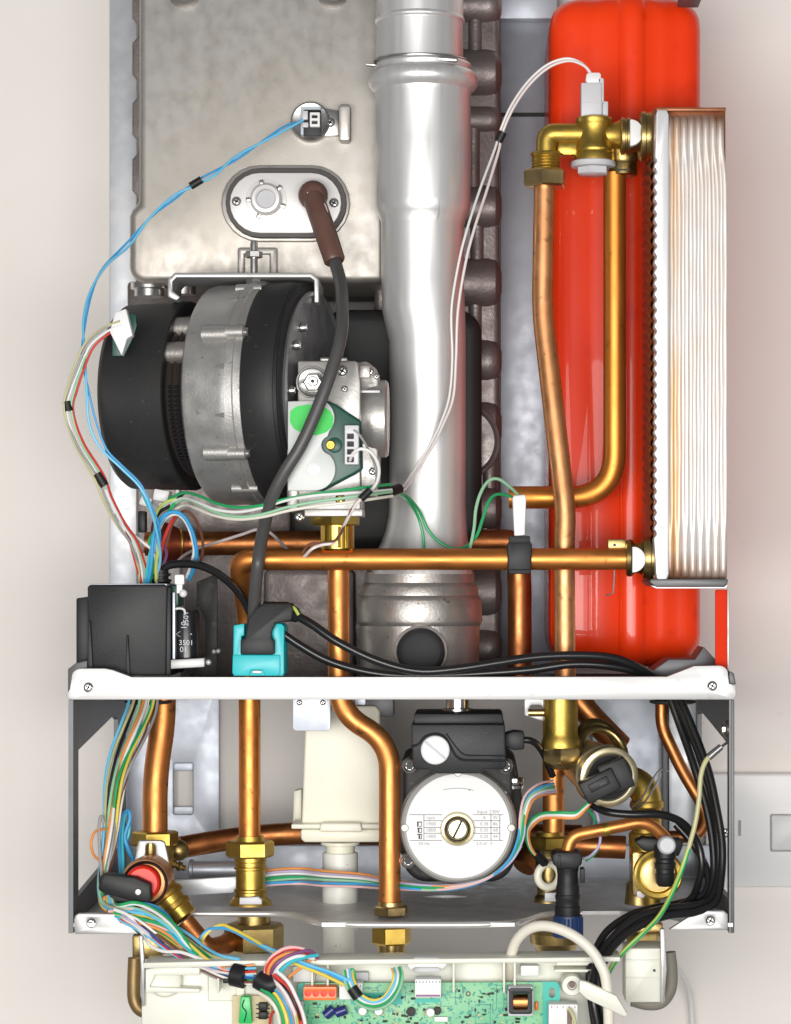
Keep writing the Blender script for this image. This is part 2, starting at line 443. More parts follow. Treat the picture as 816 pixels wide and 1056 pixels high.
# ------------------------------------------------------------------ wall and switch
WD = 430
solo('wall', B().box(-500, -500, 1500, 1650, WD, WD + 60, 0), 'wall_paint', 'pale cream painted wall behind the opened boiler', 'wall', kind='structure')

t = thing('wall_switch', 'white switched spur plate on the wall right of the boiler', 'switch', (800, 915, WD))
part('plate', B().prism(rrect(728, 798, 905, 915, 3), WD - 22, WD - 1, 2.5), 'switch_white', t)
part('rocker', B().prism(rrect(796, 841, 842, 877, 2), WD - 30, WD - 18, 2), 'label_white', t)
part('rocker_gap', B().prism(rrect(794.5, 839.5, 843.5, 878.5, 2), WD - 22.6, WD - 18, 0), 'ink_faint', t)
part('slot', B().box(761.5, 846, 764.5, 862, WD - 22.5, WD - 18, 0), 'ink_faint', t)
screw(748.5, 859, WD - 22, 5, t, 'zinc')

# ------------------------------------------------------------------ boiler chassis
CH = thing('boiler_chassis', 'white and grey sheet metal frame of the open boiler on the wall', 'frame', (414, 960, 200))
b = B()
b.box(113, -30, 141, 655, 418, 426, 1)
part('back_panel', b, 'galv_light', CH)
b = B()
b.box(516, 18, 575, 700, 414, 426, 1)
part('back_panel', b, 'galv', CH); part('top_flange', B().box(505, -30, 575, 19, 396, 413, 1), 'galv', CH)
for y in (17.5, 116): part('slot', B().box(517, y, 566, y + 4, 412, 416, 0), 'dark_recess', CH)
part('back_panel', B().prism([(122, 700), (226, 700), (226, 880), (122, 880)], 412, 424, 1, holes=[rrect(178.5, 787, 199, 840, 2)]), 'galv', CH)
for y in (787, 832): part('slot_flange', B().box(178.5, y, 199, y + 8, 418, 424, .5), 'galv', CH)
b = B(); b.box(611, 700, 683, 880, 412, 424, 1)
part('back_panel', b, 'galv', CH)
b = B(); b.box(683.5, 722, 689, 885, 396, 424, .5)
part('flange', b, 'steel_side', CH)
b = B(); b.box(690, 722, 722, 885, 412, 424, .5)
part('back_panel', b, 'galv_light', CH)
part('back_rail', B().box(122, 872, 736, 907, 398, 411, 1), 'galv', CH)
# shelf
yS = 712
part('shelf_plate', (lambda b: (sheet(b, [[TW(-418, 4, yS-AY-3), TW(265, 4, yS-AY-3), TW(265, 396, yS-AY-3), TW(-418, 396, yS-AY-3)]], Vector((0, 0, -5*S))), b)[1])(B()), 'steel_dark', CH)
rail = [(68.5, 716), (72, 711), (74, 699)] + circ(84, 698, 10, 8.5, n=6, a0=185, a1=270) + [(108, 689.5), (116, 691), (136, 698.5), (688, 698), (716, 687)] + circ(742, 695, 9, 8.5, n=6, a0=-90, a1=0) + [(752, 705), (759, 707), (759, 717), (756, 721.5), (74, 721.5), (69.5, 720)]
part('shelf_rail', B().prism(rail, 0, 16, 2.4, holes=[circ(91, 709, 5, n=16), circ(735, 707.5, 5, n=16)], segs=3), 'white_metal', CH)
for x, y in ((91, 709), (735, 707.5)): screw(x, y, 5, 4.8, CH, 'zinc', h=2)
part('rail_end', B().prism([(70, 690), (78, 684), (90, 681), (90, 716), (70, 716)], 17, 60, 1), 'steel_side', CH); part('rail_end', B().prism([(752, 692), (757, 694), (759.5, 706), (752, 706)], 8, 60, 1), 'steel_side', CH)
# lower side panels
def side(x, w0, w1, name):
    th = 5 if x < 0 else -5
    y0, y1 = 722 - AY, 963 - AY
    out = [TW(x, 3, y0), TW(x, 398, y0), TW(x, 398, y1 - 4), TW(x, 3, y1)]
    b = B(); sheet(b, [out, [TW(x, d, y) for d, y in w1]], Vector((th*S, 0, 0)))
    return part(name, b, 'steel_side', CH)
side(-420, None, [(38, 176), (300, 153), (330, 160), (330, 310), (38, 329)], 'side_panel')
side(267.5, None, [(22, 168), (330, 150), (372, 156), (372, 331), (22, 329)], 'side_panel')
b = B()
b.box(754.5, 722, 757.6, 962, 1, 6, .6)
part('panel_edge', b, 'steel_side', CH)
# corner brackets
b = B(); b.prism([(76, 949), (77.5, 944), (81, 942), (121, 942.5), (143, 963.5), (77, 963.5)], -2, 5, 1.2, holes=[circ(94, 952, 4.6, n=16)])
part('corner_bracket', b, 'white_metal', CH); screw(94, 952, 3, 4.6, CH, 'zinc', h=2)
b = B(); b.prism([(690, 959), (721, 939), (747, 939.5), (751, 943), (751, 959.5)], -2, 5, 1.2, holes=[circ(733, 949.5, 4.6, n=16)])
part('corner_bracket', b, 'white_metal', CH); screw(733, 949.5, 3, 4.6, CH, 'zinc', h=2)
# bottom plate (horizontal sheet with a stepped front edge)
yB = 352
def fx(px, d): return (px - AX) * (D + d) / D
front = [(76, 0), (122, 0), (146, 88), (196, 90), (303, 90), (332, 2), (531, 2), (562, 92), (640, 95), (690, 60), (722, 0), (756, 0)]
out = [TW(fx(x, d), d, yB) for x, d in front] + [TW(264, 396, yB), TW(-416, 396, yB)]
def hole(px, py, rx, rd):
    d = D * (yB / (py - AY) - 1); cx = fx(px, d)
    return [TW(cx + rx*math.cos(R(a)), d + rd*math.sin(R(a)), yB) for a in range(0, 360, 15)]
b = B(); sheet(b, [out, hole(624, 900, 22, 30), hole(460, 925, 24, 12)], Vector((0, 0, -4*S)))
part('bottom_plate', b, 'plate_steel', CH)
b = B()
# light rolled front edge
ed = [(146, 88), (196, 90), (303, 90), (332, 2), (531, 2), (562, 92), (600, 95)]
b.tube([TW(fx(x, d), d - 2, yB + 2) for x, d in fillet2(ed)], 3.4, 18)
part('front_lip', b, 'steel_edge', CH)
# bracket tabs under the shelf
part('tab', B().prism(rrect(302, 715, 341, 754, 4), 90, 95, .6), 'galv', CH); part('tab', B().box(366, 715, 377, 727, 90, 96, .5), 'galv', CH)
for x in (309, 333): screw(x, 724.5, 90, 3, CH, 'zinc')
part('tab', B().prism([(541, 715), (561, 715), (561, 744), (541, 738)], 70, 76, .6, holes=[rrect(546, 727, 560, 735, 3.5)]), 'white_metal', CH)
b = B(); b.box(377, 715, 406, 739, 160, 200, 1)
part('bracket', b, 'steel_side', CH)
# tall side strip with its red reflection painted on, dark corner gusset beside the vessel
part('side_strip', B().prism(rrect(738, 608, 751, 694, 2), 30, 34, .5), 'red_reflection', CH)
b = B(); b.box(750.4, 608, 752.4, 694, 28, 36, .4)
part('strip_edge', b, 'white_metal', CH)
part('gusset', B().prism([(672, 692), (690, 680), (717, 680), (726, 667), (740, 682), (740, 697), (672, 697)], 60, 130, 1), 'steel_side', CH)
part('top_bracket', B().box(702, -30, 724, -1, 150, 190, 1), 'steel_side', CH)
# rubber grommets in the shelf
for x, d in ((153, 150), (694, 120)): part('grommet', B().vert(x, d, [(722.5, 24), (724.5, 24), (726, 20)]), 'rubber', CH)
# ------------------------------------------------------------------ heat exchanger casting
HX = thing('heat_exchanger', 'grey cast aluminium heat exchanger casing behind the steel flue', 'heat exchanger', (300, 690, 320))
face = [(143, -30), (398, -30), (398, 291)] + circ(150, 274, 17, n=6, a0=90, a1=180) + [(133, 222), (136, 215), (143, 210)]
part('front_casing', B().prism(face, 190, 330, 8, segs=4), 'cast_alu', HX)
# side flange with lobes
fl = [(124, -30), (131, -30)]
pts = []
for y0 in (-20, 38, 100, 158, 222):
    pts += [(141, y0), (136, y0 + 6), (136, y0 + 38), (141, y0 + 44)]
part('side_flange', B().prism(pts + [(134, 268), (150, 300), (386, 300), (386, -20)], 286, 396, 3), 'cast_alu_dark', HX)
for x in (190, 343): part('boss', B().vert(x, 188, [(-30, 15), (-4, 15), (2, 13.5), (6, 9), (7.5, 3)]), 'cast_alu_grey', HX)
b = B(); b.prism([(245, 255), (286, 255), (286, 284), (278, 284), (278, 262), (252, 262), (252, 284), (245, 284)], 184, 192, 2)
part('cast_frame', b, 'cast_alu', HX)
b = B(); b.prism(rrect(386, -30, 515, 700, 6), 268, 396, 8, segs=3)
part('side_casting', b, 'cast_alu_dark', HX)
for y, r in ((6, 20), (76, 25), (124, 15), (214, 23), (292, 26), (372, 22), (440, 26), (524, 24), (610, 26), (668, 20)):
    part('rib', B().horiz(y, 276, [(400, r), (503, r), (511, r*.93), (515.5, r*.72), (517.5, r*.4)], seg=28), 'cast_alu_dark', HX)
for y0, y1, x in ((26, 54, 490), (138, 192, 488), (238, 268, 492), (318, 350, 490), (395, 416, 490), (466, 500, 505), (548, 586, 500)):
    part('web', B().vert(x, 272, [(y0 - 6, 8), (y1 + 6, 8)], seg=18), 'cast_alu_dark', HX)
part('round_cover', B().face(476, 455, [(238, 34), (234, 37), (236, 39.5), (262, 40)], seg=48), 'cast_alu_dark', HX)
b = B(); b.prism(rrect(184, 560, 402, 706, 10), 300, 396, 6); b.prism(rrect(272, 586, 366, 704, 8), 282, 320, 6)
part('lower_casing', b, 'cast_alu_dark', HX)
b = B(); b.prism([(131, 290), (200, 290), (300, 300), (300, 570), (140, 570), (140, 500), (131, 480)], 330, 396, 4)
part('rear_casing', b, 'cast_alu_dark', HX)
part('drain_stub', B().vert(154, 230, [(292, 19), (298, 19), (299, 15), (306, 15)]), 'zinc', HX); part('drain_stub', B().vert(190, 230, [(293, 12), (304, 12)]), 'zinc', HX)

# black air duct passing behind the flue
solo('air_duct', B().prism(rrect(330, 318, 497, 566, 26, n=8), 205, 262, 14, segs=4), 'black_soft', 'smooth black plastic duct behind the steel flue pipe, right of the fan', 'duct')

# ------------------------------------------------------------------ temperature sensor on the casing
SE = thing('temperature_sensor', 'small round sensor clipped to the top of the grey casing with blue wires', 'sensor', (325, 146, 188))
part('disc', B().face(320, 125, [(178, 15), (177, 18.5), (180, 20.5), (190, 21)], seg=40), 'zinc', SE)
b = B(); b.prism(rrect(310, 109.5, 331, 139, 1.5), 166, 178, 1)
part('sensor_body', b, 'clear_plastic', SE)
b = B(); b.box(313, 113, 331, 140, 160, 170, .8)
part('plug', b, 'black_plastic', SE)
b = B(); b.prism([(319.5, 115.5), (330, 115.5), (330, 130.5), (319.5, 130.5)], 154, 162, .8, holes=[[(321.5, 118), (327.5, 118), (327.5, 121.5), (321.5, 121.5)], [(321.5, 124), (327.5, 124), (327.5, 127.5), (321.5, 127.5)]])
part('plug_face', b, 'white_plastic', SE)
b = B(); b.box(312, 114, 317.5, 123, 156, 164, .6); b.box(312, 126, 318, 131, 156, 164, .6)
part('terminal', b, 'grey_white_plastic', SE)
part('clip_plate', B().prism([(331, 111), (349, 114), (349, 139), (331, 140)], 180, 186, .6), 'zinc', SE)
part('clip_tab', B().prism(rrect(349, 107, 361.5, 145, 4), 168, 190, 2.5), 'cast_alu', SE)
screw(340.5, 126, 180, 5, SE, 'zinc')

# ------------------------------------------------------------------ ignition electrode plate
EP = thing('electrode_plate', 'white oval burner plate with black gasket and sight glass on grey casing', 'plate', (295, 245, 180))
def stad(x0, y0, x1, y1, n=12):
    r = (y1 - y0) / 2
    return circ(x1 - r, (y0 + y1)/2, r, n=n, a0=-90, a1=90) + circ(x0 + r, (y0 + y1)/2, r, n=n, a0=90, a1=270)
part('cast_pad', B().prism(stad(228, 170, 361, 249), 183, 192, 2), 'cast_alu', EP)
part('gasket', B().prism(stad(232.5, 173, 357.5, 245), 174, 184, 1.5), 'gasket', EP)
part('cover_plate', B().prism(stad(237, 178, 352, 240), 169, 175, 1), 'plate_white', EP)
part('sight_ring', B().face(274.5, 205.5, [(163, 9), (157, 9.6), (155.5, 11), (156, 14), (159, 16), (166, 16.4), (170, 16.4)], seg=40), 'plate_white', EP)
part('sight_glass', B().face(274.5, 205.5, [(159, 9.6), (165, 9.6)], seg=32), 'ink_light', EP)
for a in (20, 115, 180, 255, 318):
    part('ring_lug', B().rbox(274.5 + 18*math.cos(R(a)), 205.5 + 18*math.sin(R(a)), 6, 4.5, 164, 170, a, 1), 'zinc', EP)
b = B().face(274.5, 206, [(167.6, 20), (168, 21), (169.5, 21)], seg=40); part('ring_seat', b, 'plate_white', EP)
screw(244, 207.5, 169, 5, EP, 'zinc'); screw(344.5, 209, 169, 5, EP, 'zinc')

IC = thing('ignition_cable', 'thick grey ignition cable with brown boot plugged into the oval plate', 'cable', (262, 640, 0))
b = B(); b.ball(323, 201.5, 152, 15.5, 1, 1, 1)
b.tube([W(323, 203, 146), W(326, 212, 138), W(335, 238, 122), W(345, 268, 105), W(345.6, 270, 104)], [11, 11.5, 11.7, 11.2, 9.5], 22)
part('boot', b, 'brown_boot', IC)
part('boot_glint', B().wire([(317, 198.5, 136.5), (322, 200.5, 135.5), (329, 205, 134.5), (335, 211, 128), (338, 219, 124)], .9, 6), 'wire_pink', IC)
part('cable', B().wire([(345, 268, 104), (351, 290, 70), (353, 312, 20), (352, 345, -25), (341, 385, -42), (326, 425, -46), (310, 460, -46), (293, 488, -42), (280, 515, -30), (272, 545, 0), (267, 575, 22), (264, 600, 18), (262, 632, 2), (261, 650, 0)], 6.6, 16), 'grey_cable', IC)

# ------------------------------------------------------------------ flue pipe
FL = thing('flue_pipe', 'bright aluminium flue pipe rising up the middle of the boiler', 'flue pipe', (437, 600, 150))
Fd = 150
part('upper_pipe', B().vert(433, Fd, [(-40, 45), (18.5, 45), (20, 46.2), (21.5, 46.6), (23, 46.2), (24.5, 44.6), (26, 44.4), (70, 45)], seg=72), 'flue_alu', FL)
part('socket_pipe', B().vert(436.5, Fd, [(66, 46), (66.5, 49), (69, 50.5), (71.5, 49.5), (73.5, 49.5), (75, 52.5), (78, 55.2), (83, 56.8), (88, 56.4), (92, 53.5), (95, 50), (100, 49), (150, 49.3), (210, 49), (217, 48.2), (222, 46), (228, 43.5), (233, 42.8, 436), (290, 42.6, 436), (320, 42.8, 437), (352, 39.5, 441), (440, 39.4, 441), (520, 39.5, 441), (532, 40, 441), (546, 41.8, 440), (560, 45, 438), (572, 49, 435.5), (592, 52.5, 434.5)], seg=72), 'flue_alu', FL)
part('seam', B().wire([(452, 98, 102), (453, 150, 102), (453, 205, 102), (452.5, 221, 104), (450, 235, 109), (451, 300, 109), (452, 345, 112), (452, 440, 112), (452, 528, 112)], .45, 6), 'flue_alu', FL)
b = B()
rg = [Vector((W(434, 64, Fd).x + math.cos(R(a))*47.5*K(Fd), Fd*S + math.sin(R(a))*47.5*K(Fd), W(434, 63.5, Fd).z + 2.2*K(Fd)*math.sin(R(a*1.0)))) for a in range(188, 356, 6)]
b.tube([W(378.5, 66.5, 130), W(386, 67.5, 128)] + rg, 1.7, 10)
part('lock_ring', b, 'zinc', FL)
b = B(); b.rbox(461, 60, 22, 5, 100, 108, 4, 1.5); part('ring_latch', b, 'zinc', FL)

FE = thing('flue_elbow', 'rough cast aluminium flue elbow with round black rubber plug', 'flue elbow', (434, 700, 160))
part('body', B().vert(433, 165, [(588, 54), (590, 56), (601, 56.5), (603, 58.5), (606, 60), (614, 60.5), (616, 62.5), (620, 64), (640, 64.5), (643, 63.5), (645, 62), (700, 61), (709, 60)], seg=72), 'cast_alu_grey', FE)
part('plug', B().face(434, 672.5, [(88, 15), (86, 20), (88, 23), (92, 24.5), (112, 24.5)], seg=40), 'rubber', FE)
part('plug_rim', B().torus(W(434, 672.5, 98), (0, 1, 0), 26, 2, K(98), 40, 8), 'cast_alu_grey', FE)

# ------------------------------------------------------------------ fan
yaw = R(13.5); fa = Vector((math.cos(yaw), -math.sin(yaw), 0)); FO = W(231, 408, 110); fk = K(110)*.975
FN = thing('combustion_fan', 'round combustion fan with black motor cover and cast grey volute', 'fan', (225, 522, 110))
def fp(s_, ang, r):      # a point on the fan: along its axis, angle from up towards the viewer, radius
    u = Vector((0, 0, 1)); v = fa.cross(u); v = -v if v.y > 0 else v
    return FO + fa*(s_*fk) + (u*math.cos(R(ang)) + v*math.sin(R(ang)))*(r*fk)
def flathe(prof, seg=72): return B().lathe(FO, fa, prof, seg=seg, k=fk)
# motor cover: open-ended cup with a flat bottom facet
b = flathe([(-107, 60), (-107, 88), (-105, 94), (-100, 98), (-34, 100), (-33, 98), (-34, 92)], 96)
part('motor_cover', b, 'black_soft', FN)
part('winding', flathe([(-60, 80), (-36, 84), (-32, 87), (-29, 82), (-25, 87), (-21, 82), (-17, 87), (-13, 82), (-8, 84), (-6, 80)], 60), 'winding', FN)
for a in (36, 62): part('winding_block', B().tube([fp(-40, a, 83), fp(-4, a, 83)], 12, 12), 'cast_alu_grey', FN)
b = B()
for i in range(22):
    a = 88 + i*3.2; b.tube([fp(-30, a, 86), fp(-6, a, 86)], 1.6, 8)
part('coil', b, 'black_gloss', FN)
part('volute', flathe([(-10, 92), (-8, 110), (-5, 114), (0, 115.5), (30, 115.5), (34, 117), (40, 117), (41, 119.5), (49, 119.5), (50, 117.5), (57, 117.5), (58, 114)], 96), 'fan_alu', FN)
for a in (62, 124):
    b = B(); b.tube([fp(14, a, 116), fp(42, a, 116), fp(44, a, 116)], [9, 9, 7], 18)
    b.tube([fp(40, a, 119), fp(58, a, 119), fp(59, a, 119)], [7, 7, 5], 18); part('volute_lug', b, 'fan_alu', FN)
for a in (23, 150):
    part('volute_lug', B().tube([fp(30, a, 116), fp(58, a, 116)], 5, 14), 'fan_alu', FN)
for a in (62, 124):
    part('bolt', B().lathe(fp(58, a, 119), fa, [(0, 4.6), (4, 4.6), (5, 3.6)], seg=18, k=fk), 'zinc', FN)
for a in (38, 80, 104): part('rib', B().tube([fp(30, a, 116), fp(41, a, 118)], [.8, 3], 8), 'fan_alu', FN)
part('black_housing', flathe([(56, 110), (57, 116.5), (60, 118), (82, 118), (90, 116.5), (96, 113), (99, 107), (100, 100)], 96), 'black_soft', FN)
part('housing_ridge', flathe([(88, 112), (92, 116.6), (95, 115), (96, 110)], 96), 'black_plastic', FN)
part('flange_plate', flathe([(96, 98), (99, 106), (102, 107.5), (104, 106), (104, 103), (102.5, 101), (103, 60)], 96), 'fan_disc', FN)
for a, r in ((40, 84), (60, 88), (92, 94), (128, 90)):
    part('screw', B().lathe(fp(103, a, r), fa, [(0, 5.2), (3, 5), (6, 3.6), (6.4, 1.5)], seg=18, k=fk), 'zinc', FN)
# wiring connector and green board at the cover's edge
b = B(); b.prism([(118.5, 322), (130, 318), (137, 346), (131, 349), (125.5, 367), (113, 342)], 0, 14, 1.5)
o_ = part('connector', b, 'white_plastic', FN)
b = B(); b.prism([(116, 340), (130, 322), (140, 325), (141, 336), (138, 346), (128, 367), (116, 367)], 14, 20, .5)
part('circuit_board', b, 'green_dark', FN)

# bracket over the fan
BR = thing('fan_bracket', 'bent white steel bracket with hex bolt holding the fan to the casing', 'bracket', (250, 310, 110))
o_ = [(173, 306), (173, 288), (180, 281), (322, 281), (329, 288), (329, 312), (324, 312), (324, 289), (320, 286), (182, 286), (178, 290), (178, 300), (186, 306), (182, 310)]
part('strap', B().prism(o_, 70, 150, 1.2), 'white_metal', BR)
b = B(); b.vert(262, 90, [(249, 3.6), (252, 4), (294, 4)], seg=18); hexhead(b, 262, 259, 266, 90, 9, 10); hexhead(b, 262, 287.5, 294, 90, 8.5, 25)
part('bolt', b, 'zinc', BR)
# ------------------------------------------------------------------ gas valve
GV = thing('gas_valve', 'cast gas valve with green sticker and dark green coil cover beside the fan', 'gas valve', (335, 566, 30))
part('body', B().prism([(307, 372), (367, 372), (369, 374), (372, 395), (372, 526), (307, 526)], -8, 95, 2), 'valve_cast', GV)
part('side_plate', B().prism([(296, 413), (309, 413), (309, 524), (298, 528), (296, 523)], 0, 60, 1.5), 'valve_cast', GV)
b = B(); b.prism([(366, 374), (378, 372), (388, 380), (391, 392), (390, 495), (384, 508), (374, 514), (366, 520)], 18, 90, 3); b.box(370, 376, 382, 390, 10, 40, 2)
b.box(369, 470, 388, 512, 24, 70, 2)
part('side_casting', b, 'cast_alu_grey', GV)
part('solenoid', B().horiz(432, 42, [(372, 34), (376, 36), (383, 39), (390, 40), (398, 40), (400.5, 38), (401, 34)], seg=48), 'fan_alu', GV)
b = B(); b.box(372, 402, 392, 405, 0, 6, .5); part('solenoid_clip', b, 'white_metal', GV)
part('port_seat', B().face(322, 394, [(-9, 13.5), (-10, 15), (-9, 16.8), (-7.5, 17)], seg=40), 'zinc', GV)
part('port_ring', B().torus(W(322, 394, -9), (0, 1, 0), 15.5, 1, K(0), 40, 8), 'steel_edge', GV)
b = B(); b.face(322.5, 394, [(-20, 8.5), (-19, 10), (-8, 10)], seg=6); b.face(322.5, 393, [(-26, 4.5), (-25, 5.5), (-18, 5.5)], seg=20)
part('port_nut', b, 'zinc', GV)
part('port_hole', B().face(322.5, 393, [(-26.4, 2), (-25, 2)], seg=12), 'dark_recess', GV)
screw(353, 382.5, -8, 6, GV, 'zinc'); screw(355.5, 401, -8, 3.6, GV, 'zinc'); screw(351, 514.5, -8, 5.5, GV, 'brass_bright')
for x, y, r in ((382, 383, 4), (388.5, 388, 3.2), (384.5, 486, 4), (313, 410, 0)):
    if r: screw(x, y, 16, r, GV, 'zinc')
for x, y in ((299, 408), (309, 533)): screw(x, y, 10, 5, GV, 'zinc')
cov = [(321, 413), (338, 413), (347, 417), (373, 434), (374, 484), (366, 489), (341, 502), (333, 506), (316, 506)]
part('coil_cover', B().prism(cov, -22, -6, 3, segs=3), 'green_dark', GV)
wc = [(297, 414), (334, 413)] + circ(325, 431, 20, n=10, a0=-62, a1=42) + circ(341, 459, 9.5, n=8, a0=250, a1=112) + circ(324, 484, 22, n=12, a0=-42, a1=90) + [(297, 506)]
part('clear_cover', B().prism(wc, -29, -20, 2, segs=3), 'valve_cover', GV)
part('sticker', B().prism([(299.5, 424), (306, 419), (318, 417), (332, 418), (341, 424), (344, 431), (343, 440), (336, 446), (326, 449), (312, 447), (303, 442), (299, 435)], -29.7, -28.6, 0), 'green_sticker', GV)
part('cover_disc', B().face(323.5, 483.5, [(-30, 6.5), (-29.6, 7.5), (-28.5, 7.5)], seg=30), 'label_white', GV)
b = B(); b.face(341, 459, [(-27, 2), (-28.5, 2.5), (-28.5, 4), (-27.5, 5), (-20, 5)], seg=20)
part('brass_screw', b, 'brass', GV); part('screw_collar', B().face(345, 459, [(-25, 6), (-24, 8), (-20, 8)], seg=24), 'green_dark', GV)
b = B()
hs = [[(358, y), (365, y), (365, y + 5.5), (358, y + 5.5)] for y in (447, 455, 463, 471)]
b.prism([(355.5, 438.5), (370, 438.5), (370, 479), (355.5, 479)], -38, -22, .8, holes=hs)
part('coil_socket', b, 'grey_white_plastic', GV)
part('socket_holes', B().box(357, 446, 366, 478, -28, -23, 0), 'dark_recess', GV)
b = B(); b.box(314, 524.5, 374, 532.5, -4, 60, 1); b.box(330, 368.5, 358, 373, 0, 60, 1.5)
part('base_flange', b, 'valve_cast', GV)
hexhead(b := B(), 346, 532, 542, 30, 27, 25); part('nut', b, 'brass_bright', GV)
b = B(); b.vert(348, 30, [(541, 17.5), (566, 17.5), (568, 16)], seg=32)
for x in (334, 341, 350, 358): b.vert(x, 30 - math.sqrt(max(0, 17.5**2 - (x-348)**2)), [(543, 1.6), (565, 1.6)], seg=8)
part('neck', b, 'brass_bright', GV)

# ------------------------------------------------------------------ expansion vessel
b = B(); x0, x1 = 567, 725; xm = 644
def vsec(ins, py, pinch=0):
    o = []; df, dbk = 178 + ins*.9, 395
    xa, xb = x0 + ins, x1 - ins; r = 24
    P = []
    P += [(xa, dbk), (xa, df + 60)]
    P += [(xa + r*(1-math.cos(R(a))), df + 6 + r*(1-math.sin(R(a)))*1.0) for a in (15, 30, 45, 60, 75, 90)]
    P += [(xa + 34, df + 4.5), (xa + 40, df + 2.4), (xa + 48, df)]
    rb = [(636, 0), (638.5, -3), (642, -7), (648, -9), (655, -9), (661, -7), (664.5, -3), (667, 0)]
    P += [(x, df + z) for x, z in rb]
    P += [(xb - 44, df), (xb - 36, df + 2.4), (xb - 30, df + 4.5)]
    P += [(xb - r*(1-math.sin(R(a))), df + 6 + r*(1-math.cos(R(a)))) for a in (0, 15, 30, 45, 60, 75)]
    P += [(xb, df + 60), (xb, dbk)]
    return [Vector((W(x, py, 180).x, d*S, W(x, py, 180).z)) for x, d in P]
rows = [vsec(26, -9), vsec(16, -5), vsec(9, 0), vsec(4, 7), vsec(1, 15), vsec(0, 26)] + [vsec(0, y) for y in range(60, 660, 60)] + [vsec(0, 654), vsec(1, 664), vsec(4, 672), vsec(9, 679), vsec(16, 684), vsec(26, 688)]
b.rings(rows)
EV = thing('expansion_vessel', 'tall glossy red expansion vessel with pressed rib behind the copper pipes', 'expansion vessel', (644, 690, 280))
part('shell', b, 'red_paint', EV, sharp=50)
part('valve_stub', B().vert(684, 240, [(676, 15), (690, 15), (692, 13)], seg=28), 'red_paint', EV)
b = B(); hexhead(b, 684, 688, 702, 240, 17); part('valve_nut', b, 'brass', EV)

# ------------------------------------------------------------------ plate heat exchanger
PH = thing('plate_heat_exchanger', 'stack of silver brazed plates with brown copper stains at the right', 'heat exchanger', (712, 605, 60))
b = B(); t = bmesh.new(); k = K(20)
ys = [112, 116, 120, 125, 131, 137, 143, 149, 155, 161, 168, 176, 190] + list(range(210, 531, 20)) + [538, 545, 552, 559, 566, 573, 580, 587, 593, 597]
NX = 200; G = []
def smooth(a, c, x):
    x = min(1, max(0, (x - a)/(c - a))); return x*x*(3 - 2*x)
for y in ys:
    e = max(1 - smooth(140, 178, y), smooth(528, 562, y))       # plates brazed in pairs at both ends
    row = []
    xl, xr = 688.5, 748.5 + 3.5*smooth(140, 200, y)
    for i in range(NX + 1):
        u = i / NX; px = xl + (xr - xl)*u
        z8 = abs(math.sin(math.pi*u*8))**.6*2.8; z16 = (abs(math.sin(math.pi*u*16))**.6*.9 + 2 + .35*math.sin(y*.21 + 9*u) + .3*math.sin(y*.057 + 23*u))
        z = z8*e + z16*(1 - e) + (10*smooth(124, 112, y) if False else 0)
        back = 9*(1 - smooth(110, 128, y))**2 + 7*smooth(588, 598, y)**2
        row.append(t.verts.new(W(px, y, 0) + Vector((0, (18 - z + back)*S, 0))))
    G.append(row)
for i in range(len(G) - 1):
    for j in range(NX): t.faces.new((G[i][j], G[i+1][j], G[i+1][j+1], G[i][j+1]))
bmesh.ops.recalc_face_normals(t, faces=t.faces); b._merge(t)
part('plate_edges', b, 'plate_hx', PH, sharp=60)
part('core', B().box(689.5, 113, 748.5, 597, 22, 130, 1), 'hx_brown', PH)
b = B(); b.prism([(677, 118), (678, 113), (688, 113), (690, 118), (690, 592), (688, 598), (678, 598), (677, 592)] + [(677 - .9 + 1.5*math.cos(2*math.pi*(y/11.0)), y) for y in range(556, 160, -2)], 4, 30, 1.5)
part('front_plate', b, 'plate_flat', PH)
# scalloped side: pressed waves on the left-hand face
b = B(); t = bmesh.new(); G = []
for iy in range(0, 401):
    y = 160 + (560 - 160)*iy/400; row = []
    for j in range(0, 13):
        d = 26 + 125*j/12
        z = 2.4*abs(math.sin(math.pi*(y/11.0 + j*.17)))
        row.append(t.verts.new(Vector((W(674.5 - z*1.4, y, 20).x, d*S, W(680, y, 20).z))))
    G.append(row)
for i in range(len(G) - 1):
    for j in range(12): t.faces.new((G[i][j], G[i][j+1], G[i+1][j+1], G[i+1][j]))
bmesh.ops.recalc_face_normals(t, faces=t.faces); b._merge(t)
part('wavy_side', b, 'hx_brown', PH, sharp=70)
b = B(); b.box(674, 112, 690, 600, 31, 150, 1)
part('side_core', b, 'hx_brown', PH)
b = B(); b.prism([(672, 597), (751, 597), (751, 601), (747, 605), (676, 605), (670, 600)], 3, 130, 1.2)
part('bottom_plate', b, 'steel_side', PH)
part('bottom_edge', B().prism([(671, 603.5), (678, 605.2), (747, 605.2), (751, 602), (749, 607), (677, 607)], 1, 20, .6), 'plate_flat', PH)
b = B(); b.box(677, 110.5, 749, 114, 12, 130, .8)
part('top_plate', b, 'hx_brown', PH)

